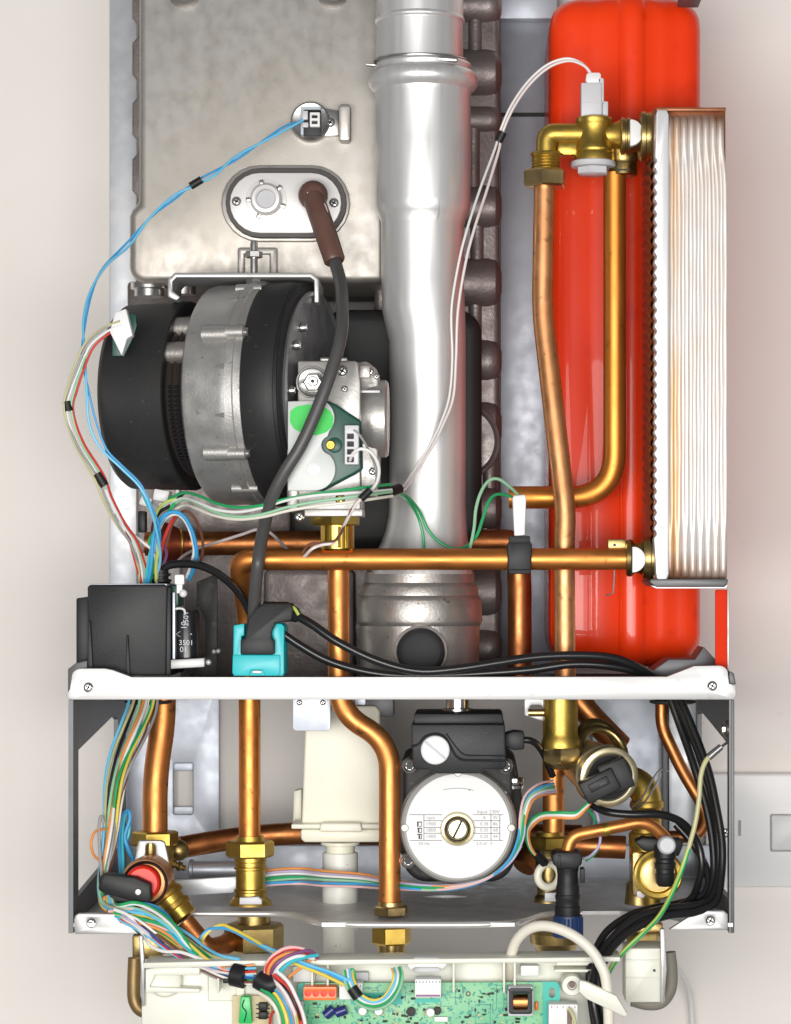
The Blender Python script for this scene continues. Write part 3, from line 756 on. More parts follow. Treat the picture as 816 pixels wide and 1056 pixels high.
# ------------------------------------------------------------------ brass flow fitting at the top
FT = thing('brass_flow_fitting', 'brass elbow fitting with grey sensor plug in front of the red vessel', 'fitting', (610, 196, 90))
fd = 95
b = B(); b.tube(fillet([(564, 162, fd), (564, 138, fd), (606, 138, fd)], 9, 8), 10.8, 28)
b.tube([W(600, 137.5, fd), W(604, 137.5, fd)], 10.2, 28)
part('elbow', b, 'brass', FT)
b = B()
rows = [(157, 10.2), (157.5, 15.5), (159, 16.5), (160.5, 15.5)]
for y in range(162, 176, 3): rows += [(y, 14.2), (y + 1.3, 15.3), (y + 2.6, 14.2)]
b.vert(563.5, fd, rows + [(177, 14)], seg=36)
part('thread', b, 'brass', FT)
b = hexhead(B(), 562, 175.5, 193.5, fd, 23.5, 22); part('nut', b, 'brass_nut', FT)
b = B(); b.vert(613, fd, [(121.5, 17.5), (122.5, 18.8), (126, 19), (128.5, 17.6), (132, 16.8), (138, 16.6), (144, 17.4), (150, 19.3), (154, 20.6), (156, 20.6), (157.5, 19.8), (159, 20.8), (167, 21)], seg=48)
b.horiz(139.6, fd, [(606, 14), (616, 14), (626, 12), (631, 12.4), (638, 15.5), (641, 17), (642, 19)], seg=36)
b.prism([(576, 146), (598, 146), (598, 160), (582, 160), (574, 156)], 88, 100, 3)
part('valve_body', b, 'brass', FT)
b = B(); b.box(608.5, 145, 619, 150.5, 76.5, 84, .6); part('cast_mark', b, 'brass', FT)
b = B(); b.vert(612, fd, [(166.5, 22), (167.5, 23), (171, 23.2), (172.5, 22)], seg=44); hexhead(b, 612, 172, 180.5, fd, 17, 20)
part('plastic_cap', b, 'grey_white_plastic', FT)
b = B(); b.horiz(140.5, 70, [(640, 17), (641, 19.5), (644, 19.5), (644.6, 18), (646, 18), (646.6, 19.6), (650, 19.6), (649, 17), (658, 16), (659, 23), (661, 26), (665, 26), (666, 24.5), (670, 25), (671.5, 26), (680, 24)], seg=48)
part('union', b, 'brass_dull', FT)
b = B(); b.prism([(650, 122.5)] + circ(650, 136.3, 13.8, n=14, a0=-90, a1=90)[1:], 46, 54, 1.2)
part('retaining_clip', b, 'white_plastic', FT)
b = B(); b.vert(643, fd + 10, [(150, 15), (166, 15), (168, 14), (171, 14.5), (180.5, 14.5), (181.5, 13)], seg=36)
part('lower_elbow', b, 'brass_dull', FT)
part('lower_slot', B().box(637, 174, 650, 175.5, 89, 93, 0), 'dark_recess', FT)
FS = thing('flow_sensor_plug', 'small grey plug sensor standing on the brass flow fitting', 'sensor plug', (611, 121, 95))
b = B(); b.box(599.5, 85, 620.5, 122, 84, 106, 1.2); b.box(599.5, 105, 621.5, 106.5, 83.2, 106, .3)
part('plug_body', b, 'grey_white_plastic', FS)
b = B(); b.prism(rrect(617, 80, 623, 121, 2), 88, 102, 1); b.box(620, 104, 627.5, 121, 88, 102, 1.5)
part('latch', b, 'grey_white_plastic', FS)
b = B(); b.prism([(605, 76), (608, 74.5), (618, 74.5), (620, 76), (620, 84), (618, 86), (606, 86), (604, 83)], 88, 102, 1)
part('wire_plug', b, 'white_plastic', FS)

# ------------------------------------------------------------------ copper pipes above the shelf
solo('copper_pipe', B().pipe([(562, 188, fd), (559.5, 320, 92), (583.5, 528, 74), (582, 560, 72), (583, 700, 70)], 11, [26, 26, 16], 28), 'copper_pale', 'pale bent copper pipe dropping from the brass nut in front of the red vessel', 'pipe')
solo('copper_pipe', B().pipe([(634, 178, 105), (634, 513, 118), (525, 513, 118)], 11.6, 50, 28, n=14), 'copper_gold', 'golden pipe dropping down the red vessel and turning left at its foot', 'pipe')
o = solo('copper_pipe', B().pipe([(654, 576.5, 40), (246, 577, 42), (256, 630, 90), (257.5, 716, 95), (257.5, 878, 95)], 11.2, [16, 50, 30], 28, n=10), 'copper_horizontal', 'long orange copper pipe running level across the boiler, turning down at left', 'pipe')
solo('copper_pipe', B().pipe([(150, 561, 235), (533, 558, 235), (536, 600, 235), (536, 720, 235)], 12.4, 14, 24), 'copper_shaded', 'dark copper pipe running level behind the flue then down beside the red vessel', 'pipe')
solo('copper_pipe', B().pipe([(349, 556, 60), (349.5, 735, 60), (402, 765, 55), (402, 938, 45)], 11.2, [40, 40], 28, n=12), 'copper', 'orange copper gas pipe bending right under the shelf beside the pump', 'pipe')
b = B(); b.horiz(561, 232, [(158, 24), (168, 24), (178, 20), (188, 14), (196, 13)], seg=36)
UN = thing('pipe_union', 'red sealed pipe union with brass ring below the fan', 'pipe union', (180, 585, 232))
part('cone', b, 'copper_red', UN)
part('ring', B().torus(W(186, 560, 232), (1, .3, 0), 13.6, 1.8, K(232), 36, 8), 'brass', UN)

# brass union at the lower right of the plate heat exchanger
UB = thing('brass_union', 'brass union with white clip joining the level pipe to the silver plates', 'fitting', (662, 598, 45))
b = B(); b.horiz(575.5, 42, [(645, 13), (646, 18), (650, 19.5), (653, 18), (654, 16), (659, 16), (662, 18), (663, 21.5), (670, 22.5), (671, 21), (681, 21)], seg=44)
b.box(627, 556, 646, 566, 36, 50, 1.5)
part('body', b, 'brass_dull', UB)
part('retaining_clip', B().prism([(652.5, 564)] + circ(652.5, 577, 13.5, n=14, a0=-90, a1=90)[1:] + [(652.5, 590)], 14, 22, 1), 'white_plastic', UB)
part('clip_hole', B().face(634, 562, [(35.4, 1.6), (37, 1.6)], seg=10), 'dark_recess', UB)
part('spring_wire', B().tube([W(634, 588, 44), W(633.5, 600, 44), W(632, 612, 44), W(625, 614, 44)], .9, 8), 'zinc', UB)

# thermistor clip on the level pipe
TC = thing('thermistor_clip', 'white thermistor plug in a black clip on the level copper pipe', 'sensor', (535, 592, 36))
b = B(); b.prism([(523, 561), (527, 556), (545, 556), (549, 561), (548, 590), (524, 590)], 24, 58, 2)
part('clip', b, 'black_plastic', TC)
b = B(); b.box(525, 552.5, 547, 560, 22, 44, 1.5); b.box(525, 587, 547, 592, 22, 40, 1.5)
part('clip_lip', b, 'rubber', TC)
part('plug', B().prism([(528.5, 513), (530.5, 511), (541.5, 510), (543, 513), (541.5, 552), (530.5, 553)], 24, 34, 1.4), 'white_plastic', TC)

# ------------------------------------------------------------------ ignition transformer box on the shelf
TB = thing('transformer_box', 'black plastic ignition box standing at the left end of the shelf', 'control box', (130, 698, 60))
b = B(); b.prism([(90, 606), (92, 603), (171, 602.5), (172.5, 606), (171, 697), (92, 697)], 22, 150, 2)
b.prism([(166, 604), (176, 606), (176, 697), (168, 697)], 26, 150, 1)
part('box', b, 'black_plastic', TB)
b = B(); b.prism([(78.5, 617), (92, 615), (92, 690), (78.5, 688)], 40, 130, 1.5)
part('side_box', b, 'black_plastic', TB)
part('rib', B().prism([(90.5, 640), (93, 640), (96, 697), (90.5, 697)], 18, 26, .6), 'black_plastic', TB); part('rib', B().prism([(130.5, 655), (132, 655), (134, 697), (129.5, 697)], 18, 26, .6), 'black_plastic', TB)
part('board', B().box(178, 611, 180.5, 680, 30, 120, .3), 'galv', TB)
b = B(); b.box(177, 604, 184, 625, 40, 90, 1); part('circuit_board', b, 'green_dark', TB)
b = B(); b.prism(rrect(180, 592.5, 190, 603, 2), 30, 44, 1); b.box(182, 600, 188, 612, 34, 44, 1)
part('plug', b, 'white_plastic', TB)
b = B(); b.ball(189, 612, 34, 4.2); part('button', b, 'label_white', TB)
part('lead', B().wire([(179, 628, 34), (186, 627.5, 33), (190, 629, 33), (191, 633, 35)], 1.2, 8), 'label_white', TB)
CP = part('capacitor', B().vert(193, 52, [(629, 9), (630, 12.5), (633, 13.5), (678, 13.5), (680, 12)], seg=36), 'black_gloss', TB)
b = B()
b.text('250V', 192, 638, 5.5, 38.2, 90, .2); b.text('10', 190, 645, 6, 38.2, 90, .2)
part('print', b, 'ink_light', CP)
b = B()
for pts in ([(181.5, 654), (188, 650)], [(188, 650), (198, 654)], [(198, 654), (188, 658)], [(188, 658), (181.5, 654)]):
    dd = 38.3; b.tube([W(p[0], p[1], dd + abs(p[0]-193)*.22) for p in pts], .35, 6)
b.text('3501', 192, 663, 5.5, 38.2, 0, .2); b.text('01', 189.5, 670, 6, 38.2, 0, .2)
part('mark', b, 'ink_light', CP)
br = [(203, 600), (222, 592), (224, 594), (224, 697), (196, 697), (200, 690), (200, 682), (212, 672), (212, 640), (205, 626), (203, 626)]
part('bracket', B().prism(br, 110, 114, .5), 'pump_cast', TB)
b = B(); b.prism([(176, 680.5), (211, 678.5), (211, 688), (176, 690)], 22, 34, 1); part('bar', b, 'white_metal', TB)
for x, y in ((164, 684), (215, 683), (220.5, 672), (225, 671.5)): part('rivet', B().ball(x, y, 26 if x < 219 else 100, 3.2 if x < 219 else 2.8, 1, .6, 1, 14), 'white_metal', TB)
part('gland', B().vert(166, 70, [(588, 8), (591, 8), (591.5, 10), (594, 10), (594.5, 8), (597, 8), (597.5, 11), (600, 11), (600.5, 9), (603, 12), (607, 12)], seg=28), 'black_plastic', TB)
part('lid', B().prism([(92, 602), (172, 602), (172, 604), (92, 605)], 24, 150, .5), 'galv', TB)

# ------------------------------------------------------------------ teal connector
TE = thing('teal_connector', 'turquoise plastic connector box with a black plug on the shelf', 'connector', (266, 698, 10))
b = B(); b.prism([(241, 645), (252, 643), (252, 656), (249, 656), (249, 675), (281, 675), (281, 656), (279, 656), (279, 643), (290, 643), (293, 646), (293, 694), (292, 697), (241, 697), (240, 694)], -6, 46, 1.5)
part('housing', b, 'teal_plastic', TE)
b = B(); b.prism([(240, 675.5), (289, 675.5), (289, 695), (285, 697), (273, 697), (271, 691), (259, 691), (257, 697), (242, 697), (239.5, 694)], -9, 0, 1)
part('front_lip', b, 'teal_plastic', TE)
part('contact', B().box(260.5, 691.5, 269.5, 694.5, -9.5, 2, .5), 'zinc', TE)
PL = thing('mains_plug', 'matt black right-angle plug pushed into the turquoise connector box', 'plug', (266, 675, 0))
b = B(); b.prism([(256, 638), (263, 628), (272, 622), (300, 622), (302, 628), (301, 640), (284, 643), (280, 652), (280, 658), (283, 660), (283, 675), (248, 675), (248, 660), (253, 658), (254, 652)], -16, 20, 2.5)
part('body', b, 'black_plastic', PL)
b = B(); b.tube([W(272, 631, 4), W(296, 631, 4), W(304, 634, 6), W(308, 638, 8)], [11, 10.5, 8, 5.5], 22)
part('boot', b, 'black_plastic', PL)
part('earth_mark', B().wire([(302, 626, -8), (305, 629, -9), (308, 634, -8)], 1.8, 8), 'wire_yellowgreen', PL)
# ------------------------------------------------------------------ condensate siphon
SI = thing('condensate_siphon', 'cream plastic condensate trap with a white outlet tube beside the pump', 'siphon', (352, 990, 180))
sd = 150
b = B(); b.prism([(320, 728), (388, 728), (392, 734), (394, 850), (311, 850), (315, 740)], sd, 250, 2.6, segs=3)
part('tank', b, 'cream_plastic', SI)
b = B(); b.prism([(300.5, 850), (396, 850), (396, 855), (300.5, 855)], sd - 14, 250, 1.2); b.prism([(331, 849), (372, 849), (374, 858), (329, 858)], sd - 20, sd, 2)
b.prism([(303, 816), (311, 814), (311, 852), (302, 852)], sd + 40, sd + 60, 1)
part('flange', b, 'cream_plastic', SI)
b = B(); b.prism([(310, 855), (394, 855), (394, 866), (390, 869), (314, 869), (310, 866)], sd - 2, 245, 3)
part('base', b, 'cream_plastic', SI)
b = B(); b.vert(351, 172, [(868, 20), (871, 20), (872, 15), (882, 14.5)], seg=32); part('spout', b, 'cream_plastic', SI)
b = B(); b.vert(351, 172, [(879, 17), (880, 18.3), (931, 18.6), (932, 20), (960, 18)], seg=40); b.vert(350, 160, [(940, 17), (1000, 16)], seg=36)
part('outlet_tube', b, 'white_tube', SI)

# ------------------------------------------------------------------ circulation pump
PU = thing('circulation_pump', 'black circulation pump with round white label and brass plug', 'pump', (472, 912, 100))
b = B(); b.prism(rrect(415, 772, 531, 910, 26, n=8), 60, 200, 6, segs=3)
b.prism([(414, 782), (430, 776), (520, 776), (532, 784), (540, 830), (536, 880), (520, 905), (424, 905), (413, 880)], 75, 200, 4)
part('motor_body', b, 'pump_cast', PU)
b = B(); b.prism([(427, 738), (428, 736), (517, 736), (519, 738), (519, 752), (427, 752)], 24, 120, 2)
b.prism([(424, 747), (521, 747), (522, 790), (519, 794), (500, 794), (494, 798), (452, 798), (440, 794), (426, 793)], 4, 110, 2)
part('terminal_box', b, 'pump_black', PU)
b = B()
pth = [(424, 770, 4), (432, 768, 4), (437, 760, 4), (447, 756, 4), (458, 758, 4), (464, 768, 4), (470, 780, 4), (477, 784, 4), (521, 784.5, 4)]
b.tube(fillet(pth, 6, 4), 1.3, 8); pth = [(460, 756, 4), (470, 770, 4), (478, 779, 4), (521, 779.5, 4)]; b.tube(fillet(pth, 6, 4), .8, 8)
part('lid_ridge', b, 'pump_black', PU)
KN = part('speed_knob', B().face(449, 773.7, [(-3, 12), (-4, 13.8), (-3, 14.8), (5, 15)], seg=44), 'white_plastic', PU)
part('knob_slot', B().rbox(449, 773.7, 27, 2.6, -4.4, -2, 40, .2), 'ink_light', KN)
for x, y in ((422.5, 790), (521.7, 790.5), (421, 888)):
    part('bolt', B().face(x, y, [(50, 4), (46, 4.4), (45, 6), (46, 7.5), (66, 8)], seg=24), 'zinc', PU)
    part('bolt_socket', B().face(x, y, [(45.8, 4.2), (51, 4.2)], seg=6), 'pump_black', PU)
b = B(); b.prism([(520, 757), (530, 754), (541, 755), (541, 773), (530, 774), (520, 770)], 20, 50, 2); part('cable_gland', b, 'black_plastic', PU)
b = B(); b.vert(472, 85, [(716, 12), (730, 12), (731, 17), (738, 17)], seg=32); part('shaft', b, 'chrome', PU)
b = B(); b.vert(531, 70, [(801, 8), (803, 9.5), (806, 9.5), (808, 8), (810, 9.5), (813, 9)], seg=28); part('side_union', b, 'chrome', PU)
FC = part('face_ring', B().face(472.5, 852, [(40, 50), (38, 56), (39, 58.5), (44, 60.5), (62, 61)], seg=72), 'pump_ring', PU)
LB = part('label_disc', B().face(472.5, 852, [(37, 51), (36.5, 53.8), (38, 54.2), (44, 54.2)], seg=72), 'label_white', PU)
for a in (-90, 178, 2): part('ring_notch', B().face(472.5 + 55*math.cos(R(a)), 852 + 55*math.sin(R(a)), [(36.4, 3.5), (36, 4), (40, 4.2)], seg=20), 'pump_ring', PU)
ld = 36.3
b = B()
def hl(x0, x1, y, w=.5): b.box(x0, y - w/2, x1, y + w/2, ld, ld + .3, 0)
def vl(y0, y1, x, w=.5): b.box(x - w/2, y0, x + w/2, y1, ld, ld + .3, 0)
for y in (840.3, 866.8): hl(422.5, 456, y); hl(488, 519, y)
for y in (846.5, 853.5, 859.5): hl(437.5, 456, y); hl(488, 515.6, y)
vl(840.3, 866.8, 437.3); vl(840.3, 866.8, 506.5); vl(840.3, 866.8, 515.6)
for i, y in enumerate((850, 856.3, 862.7)):
    b.box(430.2, y - 2.6, 435.2, y - 1.6, ld, ld + .3, 0); b.box(434.6, y - 2.6, 435.2, y + 2.6, ld, ld + .3, 0); b.box(430.2 + i*.8, y - 1.6, 431.8 + i*.8, y + 2.6, ld, ld + .3, 0)
    b.box(432, y + 2, 435.2, y + 2.6, ld, ld + .3, 0)
part('table_lines', b, 'ink', LB)
b = B()
for y, s_ in ((843.6, 'rpm'), (850, '1900'), (856.3, '1800'), (862.8, '1400')): b.text(s_, 444.5, y, 3.8, ld, 0, .2)
for y, s_, q in ((843.6, 'A', 'W'), (850, '0.38', '86'), (856.3, '0.30', '68'), (862.8, '0.20', '44')): b.text(s_, 499.5, y, 3.6, ld, 0, .2); b.text(q, 511, y, 3.6, ld, 0, .2)
b.text('Input', 497.5, 837.5, 3.8, ld, 0, .2); b.text('230V', 510, 837.5, 3.8, ld, 0, .2)
b.text('50 Hz', 437.5, 870.3, 3.4, ld, 0, .2); b.text('2.0 uF', 497, 870.3, 3.4, ld, 0, .2); b.text('F', 507, 870.3, 3.4, ld, 0, .2)
part('table_print', b, 'ink_faint', LB)
b = B(); b.tube([W(472 + 60*math.cos(R(a)), 873 + 60*math.sin(R(a)), ld) for a in range(-104, -72, 3)], .35, 6); b.face(484.3, 814.6, [(ld, 1.1), (ld + .3, 1.1)], seg=10)
part('arrow_print', b, 'ink_faint', LB)
b = B().face(472, 855.5, [(31, 12.5), (29, 14), (29.5, 16.3), (34, 17.5), (40, 18)], seg=48); part('plug_ring', b, 'brass_pale', PU)
part('plug_groove', B().face(472, 855.5, [(31, 12.8), (35, 12.8)], seg=40), 'dark_recess', PU)
part('vent_plug', B().face(472, 855.5, [(27, 9), (26, 10.2), (27, 11), (34, 11)], seg=40), 'brass_pale', PU)
part('plug_slot', B().rbox(472, 855.5, 20, 2.2, 25.7, 27.5, -64, .2), 'dark_recess', PU)

# ------------------------------------------------------------------ pipes below the shelf
solo('copper_pipe', B().pipe([(168.5, 700, 160), (168.5, 745, 160), (160, 800, 150), (160, 872, 145)], 13, [30, 30], 28, n=10), 'copper', 'thick copper pipe rising behind the red valve at the lower left', 'pipe')
solo('copper_pipe', B().pipe([(186, 874, 215), (245, 864, 240), (304, 859, 250), (600, 862, 260)], 11.5, 40, 24), 'copper_shaded', 'dark copper pipe slanting behind the brass union and cream trap', 'pipe')
solo('copper_pipe', B().pipe([(571, 700, 120), (571, 880, 120)], 11.2, 5, 28), 'copper', 'straight copper pipe right of the pump, behind the brass cap', 'pipe')
solo('copper_pipe', B().pipe([(682.5, 700, 170), (682.5, 750, 170), (704, 795, 165), (724, 828, 160), (729, 845, 155), (720, 862, 150), (680, 864, 150)], 6.6, 14, 20), 'copper_shaded', 'thin copper pipe curling down the right side behind the black cables', 'pipe')
o_ = [(584, 884, 28), (589, 862, 28), (625, 855, 26), (668, 846, 30), (690, 868, 40), (690, 884, 44)]
solo('copper_pipe', B().pipe(o_, 6.6, [12, 14, 18, 10], 20, n=8), 'copper', 'short thin copper pipe arching between the black sensor and black plug', 'pipe')
solo('pipe_band', B().tube([W(622, 856, 26), W(628, 854.6, 26.5)], 7.2, 20), 'brass', 'brass band round the short thin copper pipe', 'band')
solo('copper_pipe', B().pipe([(590, 715, 190), (612, 742, 190), (640, 770, 200)], 13, 12, 24), 'copper_shaded', 'stubby dark copper pipe slanting down behind the brass cap', 'pipe')
solo('copper_pipe', B().pipe([(190, 950, 60), (214, 979, 60), (232, 975, 80), (250, 960, 120)], 10.5, [10, 8], 24), 'copper_shaded', 'short copper pipe slanting down from the red valve behind the coloured wires', 'pipe')
solo('copper_pipe', B().pipe([(540, 895, 170), (556, 868, 190), (600, 872, 200), (645, 874, 200)], 12, 12, 24), 'copper_shaded', 'dark curved copper pipe behind the brass nut right of the pump', 'pipe')

# brass cap on the red vessel pipe
BC = thing('brass_cap_fitting', 'vertical brass fitting with big hex cap below the shelf', 'fitting', (580, 793, 60))
b = B(); b.vert(578.5, 60, [(716, 17), (722, 17.6), (756, 17.6), (760, 18.6), (764, 20), (770, 20.5), (775, 19.5)], seg=44); part('body', b, 'brass', BC)
part('side_pin', B().horiz(735, 60, [(545, 4), (561, 4)], seg=18), 'brass_nut', BC)
b = B(); b.vert(580, 56, [(771, 20), (774, 21.5), (784, 21), (790, 16), (793.5, 9)], seg=6, rot=R(24)); part('hex_cap', b, 'brass_nut', BC)

# valve under the left copper pipe
LV = thing('isolating_valve', 'brass isolating valve with red dial and flat black lever at the lower left', 'valve', (155, 950, 70))
b = B(); hexhead(b, 160, 857, 872, 145, 24, 15); b.vert(160, 140, [(871, 19), (905, 19), (930, 16)], seg=32)
part('nut', b, 'brass', LV)
b = B(); b.prism([(143, 867), (166, 867), (170, 869), (178, 906), (172, 915), (140, 912), (136, 900)], 84, 90, 1, holes=[rrect(150, 870, 160.5, 893, 4.5)])
part('bracket', b, 'white_metal', LV)
part('stem', B().vert(155.5, 100, [(868, 6), (888, 6), (890, 4)], seg=20), 'brass_dull', LV)
b = B(); b.face(150, 911, [(34, 19), (28, 22), (30, 23.5), (80, 23.5)], seg=48); part('black_ring', b, 'black_plastic', LV)
b = B(); b.face(149, 911, [(32, 23), (33, 24.5), (44, 25.5), (90, 24)], seg=48); part('brass_rim', b, 'copper_pale', LV)
b = B(); b.face(147, 911, [(22, 15), (20, 17.5), (24, 18.5), (36, 18.5)], seg=44); part('red_dial', b, 'red_plastic', LV)
b = B(); b.prism([(103, 903), (109, 901), (140, 905), (155, 912), (156, 930), (147, 932), (108, 922), (101, 918)], 6, 22, 2.5); part('lever', b, 'black_plastic', LV)
part('lever_screw', B().face(142.5, 920, [(3, 2.8), (2, 3.4), (8, 3.6)], seg=20), 'white_metal', LV)
b = B(); b.prism([(113, 920), (140, 928), (156, 930), (157, 938), (126, 938), (112, 930)], 26, 60, 2); part('lower_grip', b, 'black_plastic', LV)
b = B()
ax = (W(192, 948, 60) - W(166, 915, 66)).normalized()
b.lathe(W(166, 915, 66), ax, [(0, 15), (8, 15), (9, 17), (14, 17.5), (15, 14), (22, 13.5), (23, 16), (28, 16.5), (29, 14), (40, 13.5), (41, 11)], seg=36, k=K(60))
part('outlet_union', b, 'brass', LV)
b = B()
ax = (W(194, 897, 130) - W(176, 890, 120)).normalized()
b.lathe(W(176, 890, 120), ax, [(0, 5), (4, 5), (5, 3.4), (8, 3.4), (9, 5), (12, 5), (13, 3), (17, 3)], seg=20, k=K(120)); b.ball(184, 877, 170, 11)
part('drain_nipple', b, 'brass_dull', LV)
solo('steel_tube', B().horiz(897, 230, [(195, 9), (196, 11), (199, 11), (200, 9), (246, 9)], seg=28), 'galv', 'grey steel tube lying level behind the brass union at the back of the tray', 'tube')
solo('fixing_plate', B().prism([(180, 908), (245, 904), (250, 914), (240, 921), (186, 924), (178, 917)], 150, 156, 1), 'galv_light', 'pale metal fixing plate below the grey steel tube', 'plate')

# central union under the level pipe
CU = thing('brass_union', 'tall ringed brass union under the vertical copper pipe, left of the cream trap', 'fitting', (258, 985, 95))
b = hexhead(B(), 258, 867, 884, 95, 25, 12); b.vert(258, 95, [(862, 14), (868, 15)], seg=28); part('nut', b, 'brass', CU)
b = B(); b.vert(258.5, 95, [(883, 16.5), (888, 16.5), (889, 15.5), (893, 15.5), (894, 17), (896, 17), (897, 15.3), (916, 15.3), (917, 17), (919, 17), (920, 16), (925, 16.5), (929, 21), (933, 22)], seg=44); part('body', b, 'brass', CU)
part('pale_tag', B().prism([(247, 926), (266, 925), (270, 928), (270, 933), (247, 933)], 68, 76, .8), 'grey_white_plastic', CU)
b = B(); b.vert(262, 105, [(942, 17), (952, 17)], seg=32); hexhead(b, 262, 952, 982, 105, 31, 14); b.vert(262, 105, [(980, 24), (1000, 20)], seg=28); part('lower_nut', b, 'brass_dull', CU)
# gas pipe nut
GN = thing('brass_gas_nut', 'brass compression nuts under the orange gas pipe at the plate edge', 'fitting', (403, 990, 30))
b = hexhead(B(), 403.5, 934, 944, 42, 18.5, 22); b.vert(403, 42, [(930, 12.5), (935, 13.5)], seg=24); part('upper_nut', b, 'brass_nut', GN)
b = hexhead(B(), 404, 954, 974, 36, 20.5, 14); b.vert(404, 40, [(950, 16), (955, 16)], seg=24); part('lower_nut', b, 'brass', GN)
b = B(); b.vert(404, 38, [(973, 15.5), (975, 15), (1000, 15)], seg=32); b.vert(404, 18, [(975, 6.5), (1000, 6.5)], seg=20); part('tail', b, 'brass_dull', GN)

# fitting behind the black sensor
BF = thing('brass_crown_fitting', 'dark brass fitting under the straight copper pipe, behind the black sensor', 'fitting', (566, 985, 110))
b = hexhead(B(), 567, 862, 876, 115, 21.5, 18); b.vert(567, 115, [(858, 13), (863, 14.5)], seg=28); part('nut', b, 'brass', BF)
b = B(); b.vert(566, 112, [(875, 15), (880, 12.5), (888, 13.5), (896, 14), (915, 12), (922, 12), (925, 15), (930, 16)], seg=36); part('body', b, 'brass_dull', BF)
part('pale_ring', B().torus(W(566, 903, 92), (.35, -1, 0), 12, 4.2, K(92), 36, 12), 'cream_plastic', BF)
b = B(); b.vert(573, 108, [(948, 19), (962, 27), (972, 26), (977, 21), (1000, 16)], seg=36); part('lower_nut', b, 'brass_dull', BF)
part('pale_tag', B().box(562, 921, 575, 930, 88, 94, .6), 'grey_white_plastic', BF)

# ------------------------------------------------------------------ pressure sensor (black, blue base)
PS = thing('pressure_sensor', 'black ribbed sensor body with dark blue collar standing in front of dull brass', 'sensor', (586, 960, 20))
b = B(); b.prism([(569.5, 882), (574, 879), (598, 879), (601.5, 884), (600, 892), (594, 896), (576, 896), (570, 891)], 6, 44, 2); b.box(576, 882, 578, 894, 4, 8, .4); part('head', b, 'black_plastic', PS)
b = B(); b.vert(585.5, 26, [(893, 12), (898, 11), (902, 10.5), (912, 11), (915, 12), (922, 12), (923, 12.8), (927, 12.8), (928, 12.2), (934, 12.2), (935, 13.2), (946, 13.4), (950, 13)], seg=36); part('body', b, 'black_plastic', PS)
b = B()
for a in range(0, 360, 15):
    c = W(586, 952, 26); r = 14.5*K(26); b.tube([c + Vector((math.cos(R(a))*r, math.sin(R(a))*r, z*S)) for z in (6, -14)], 1.3, 6)
b.vert(586, 26, [(944, 14.5), (946, 15), (966, 15)], seg=36); part('blue_collar', b, 'blue_plastic', PS)
b = B(); b.prism(rrect(599, 896, 603.5, 911, 1.5), 16, 34, .6); part('side_clip', b, 'black_plastic', PS)

# ------------------------------------------------------------------ three-way valve, upper right
TV = thing('diverter_valve', 'brass diverter valve with round open mouth facing out, right of the brass cap', 'valve', (640, 935, 90))
ax = Vector((.28, -1, -.12)).normalized(); o_ = W(632, 801, 50)
b = B(); b.lathe(W(629, 802, 26), -ax, [(2, 23.5), (0, 25), (-.5, 28), (1, 31.2), (5, 31.5), (7, 30), (16, 29.5), (18, 31), (22, 31), (24, 28), (60, 27), (90, 24)], seg=60, k=K(30)); part('mouth_ring', b, 'brass_pale', TV)
b = B(); b.lathe(W(629, 802, 26), -ax, [(1, 23.4), (6, 23), (6.5, 12)], seg=48, k=K(30)); part('mouth_inside', b, 'black_plastic', TV)
b = B(); part('collar', B().torus(W(618, 766, 95), (.5, -.8, .5), 22, 5.5, K(95), 44, 12), 'brass_dull', TV); part('collar', B().torus(W(622, 774, 75), (.4, -.8, .5), 25, 4, K(75), 44, 12), 'brass_dull', TV)
b = B(); b.tube(fillet([(640, 800, 105), (667, 806, 92), (667, 830, 88), (666, 878, 80)], 20, 8), [17]*2 + [16.5]*8 + [16]*2 + [15.5]*8, 32) if False else b.tube(fillet([(638, 800, 112), (667, 812, 100), (667, 880, 85)], 16, 10), 15.5, 32)
b.vert(667, 92, [(826, 16.5), (828, 17.5), (832, 17.5), (834, 16)], seg=36); b.vert(667, 90, [(858, 17), (860, 18.5), (872, 18.5), (874, 17)], seg=36)
part('elbow', b, 'brass', TV)
b = B(); b.lathe(W(679, 902, 50), Vector((.1, -1, 0)), [(-24, 22), (-10, 22), (-4, 24), (0, 25.5), (3, 25.5), (4, 23.5), (3, 19.5), (-5, 18.5), (-6, 5)], seg=52, k=K(50)); b.vert(673, 60, [(924, 9), (930, 8), (936, 8), (938, 6)], seg=24); part('lower_mouth', b, 'brass', TV)
part('lower_inside', B().lathe(W(679, 902, 54), Vector((.1, -1, 0)), [(-2, 17), (1, 17), (1.4, 5)], seg=40, k=K(50)), 'brass_nut', TV)
b = B(); b.box(652, 872, 666, 925, 90, 140, 3); b.vert(660, 110, [(910, 14), (932, 16)], seg=28); part('block', b, 'brass_dull', TV)
part('pale_tag', B().box(657, 919, 668, 926, 60, 66, .6), 'grey_white_plastic', TV)
b = B(); b.prism([(655, 868), (663, 864), (690, 866), (703, 865), (705, 872), (700, 884), (690, 880), (664, 878)], 46, 70, 2); part('black_clamp', b, 'black_plastic', TV)
b = B(); b.tube(spline([(652, 833, 60), (662, 823, 52), (672, 806, 48), (678, 797, 48), (684, 793, 50), (690, 796, 52)], 5), 1.1, 8); b.tube(spline([(656, 836, 62), (666, 826, 54), (676, 810, 50), (682, 798, 50)], 5), 1.1, 8)
part('spring_clip', b, 'zinc', TV)
MC = thing('motor_plug', 'black plug with slotted latch tilted across the round brass valve mouth', 'plug', (625, 825, 5))
b = B(); b.rbox(636, 801, 30, 32, 2, 24, -22, 2); b.rbox(619, 811, 38, 24, -8, 20, -27, 2); b.rbox(618, 809, 22, 9, -10, -4, -27, 1); part('shell', b, 'black_plastic', MC)
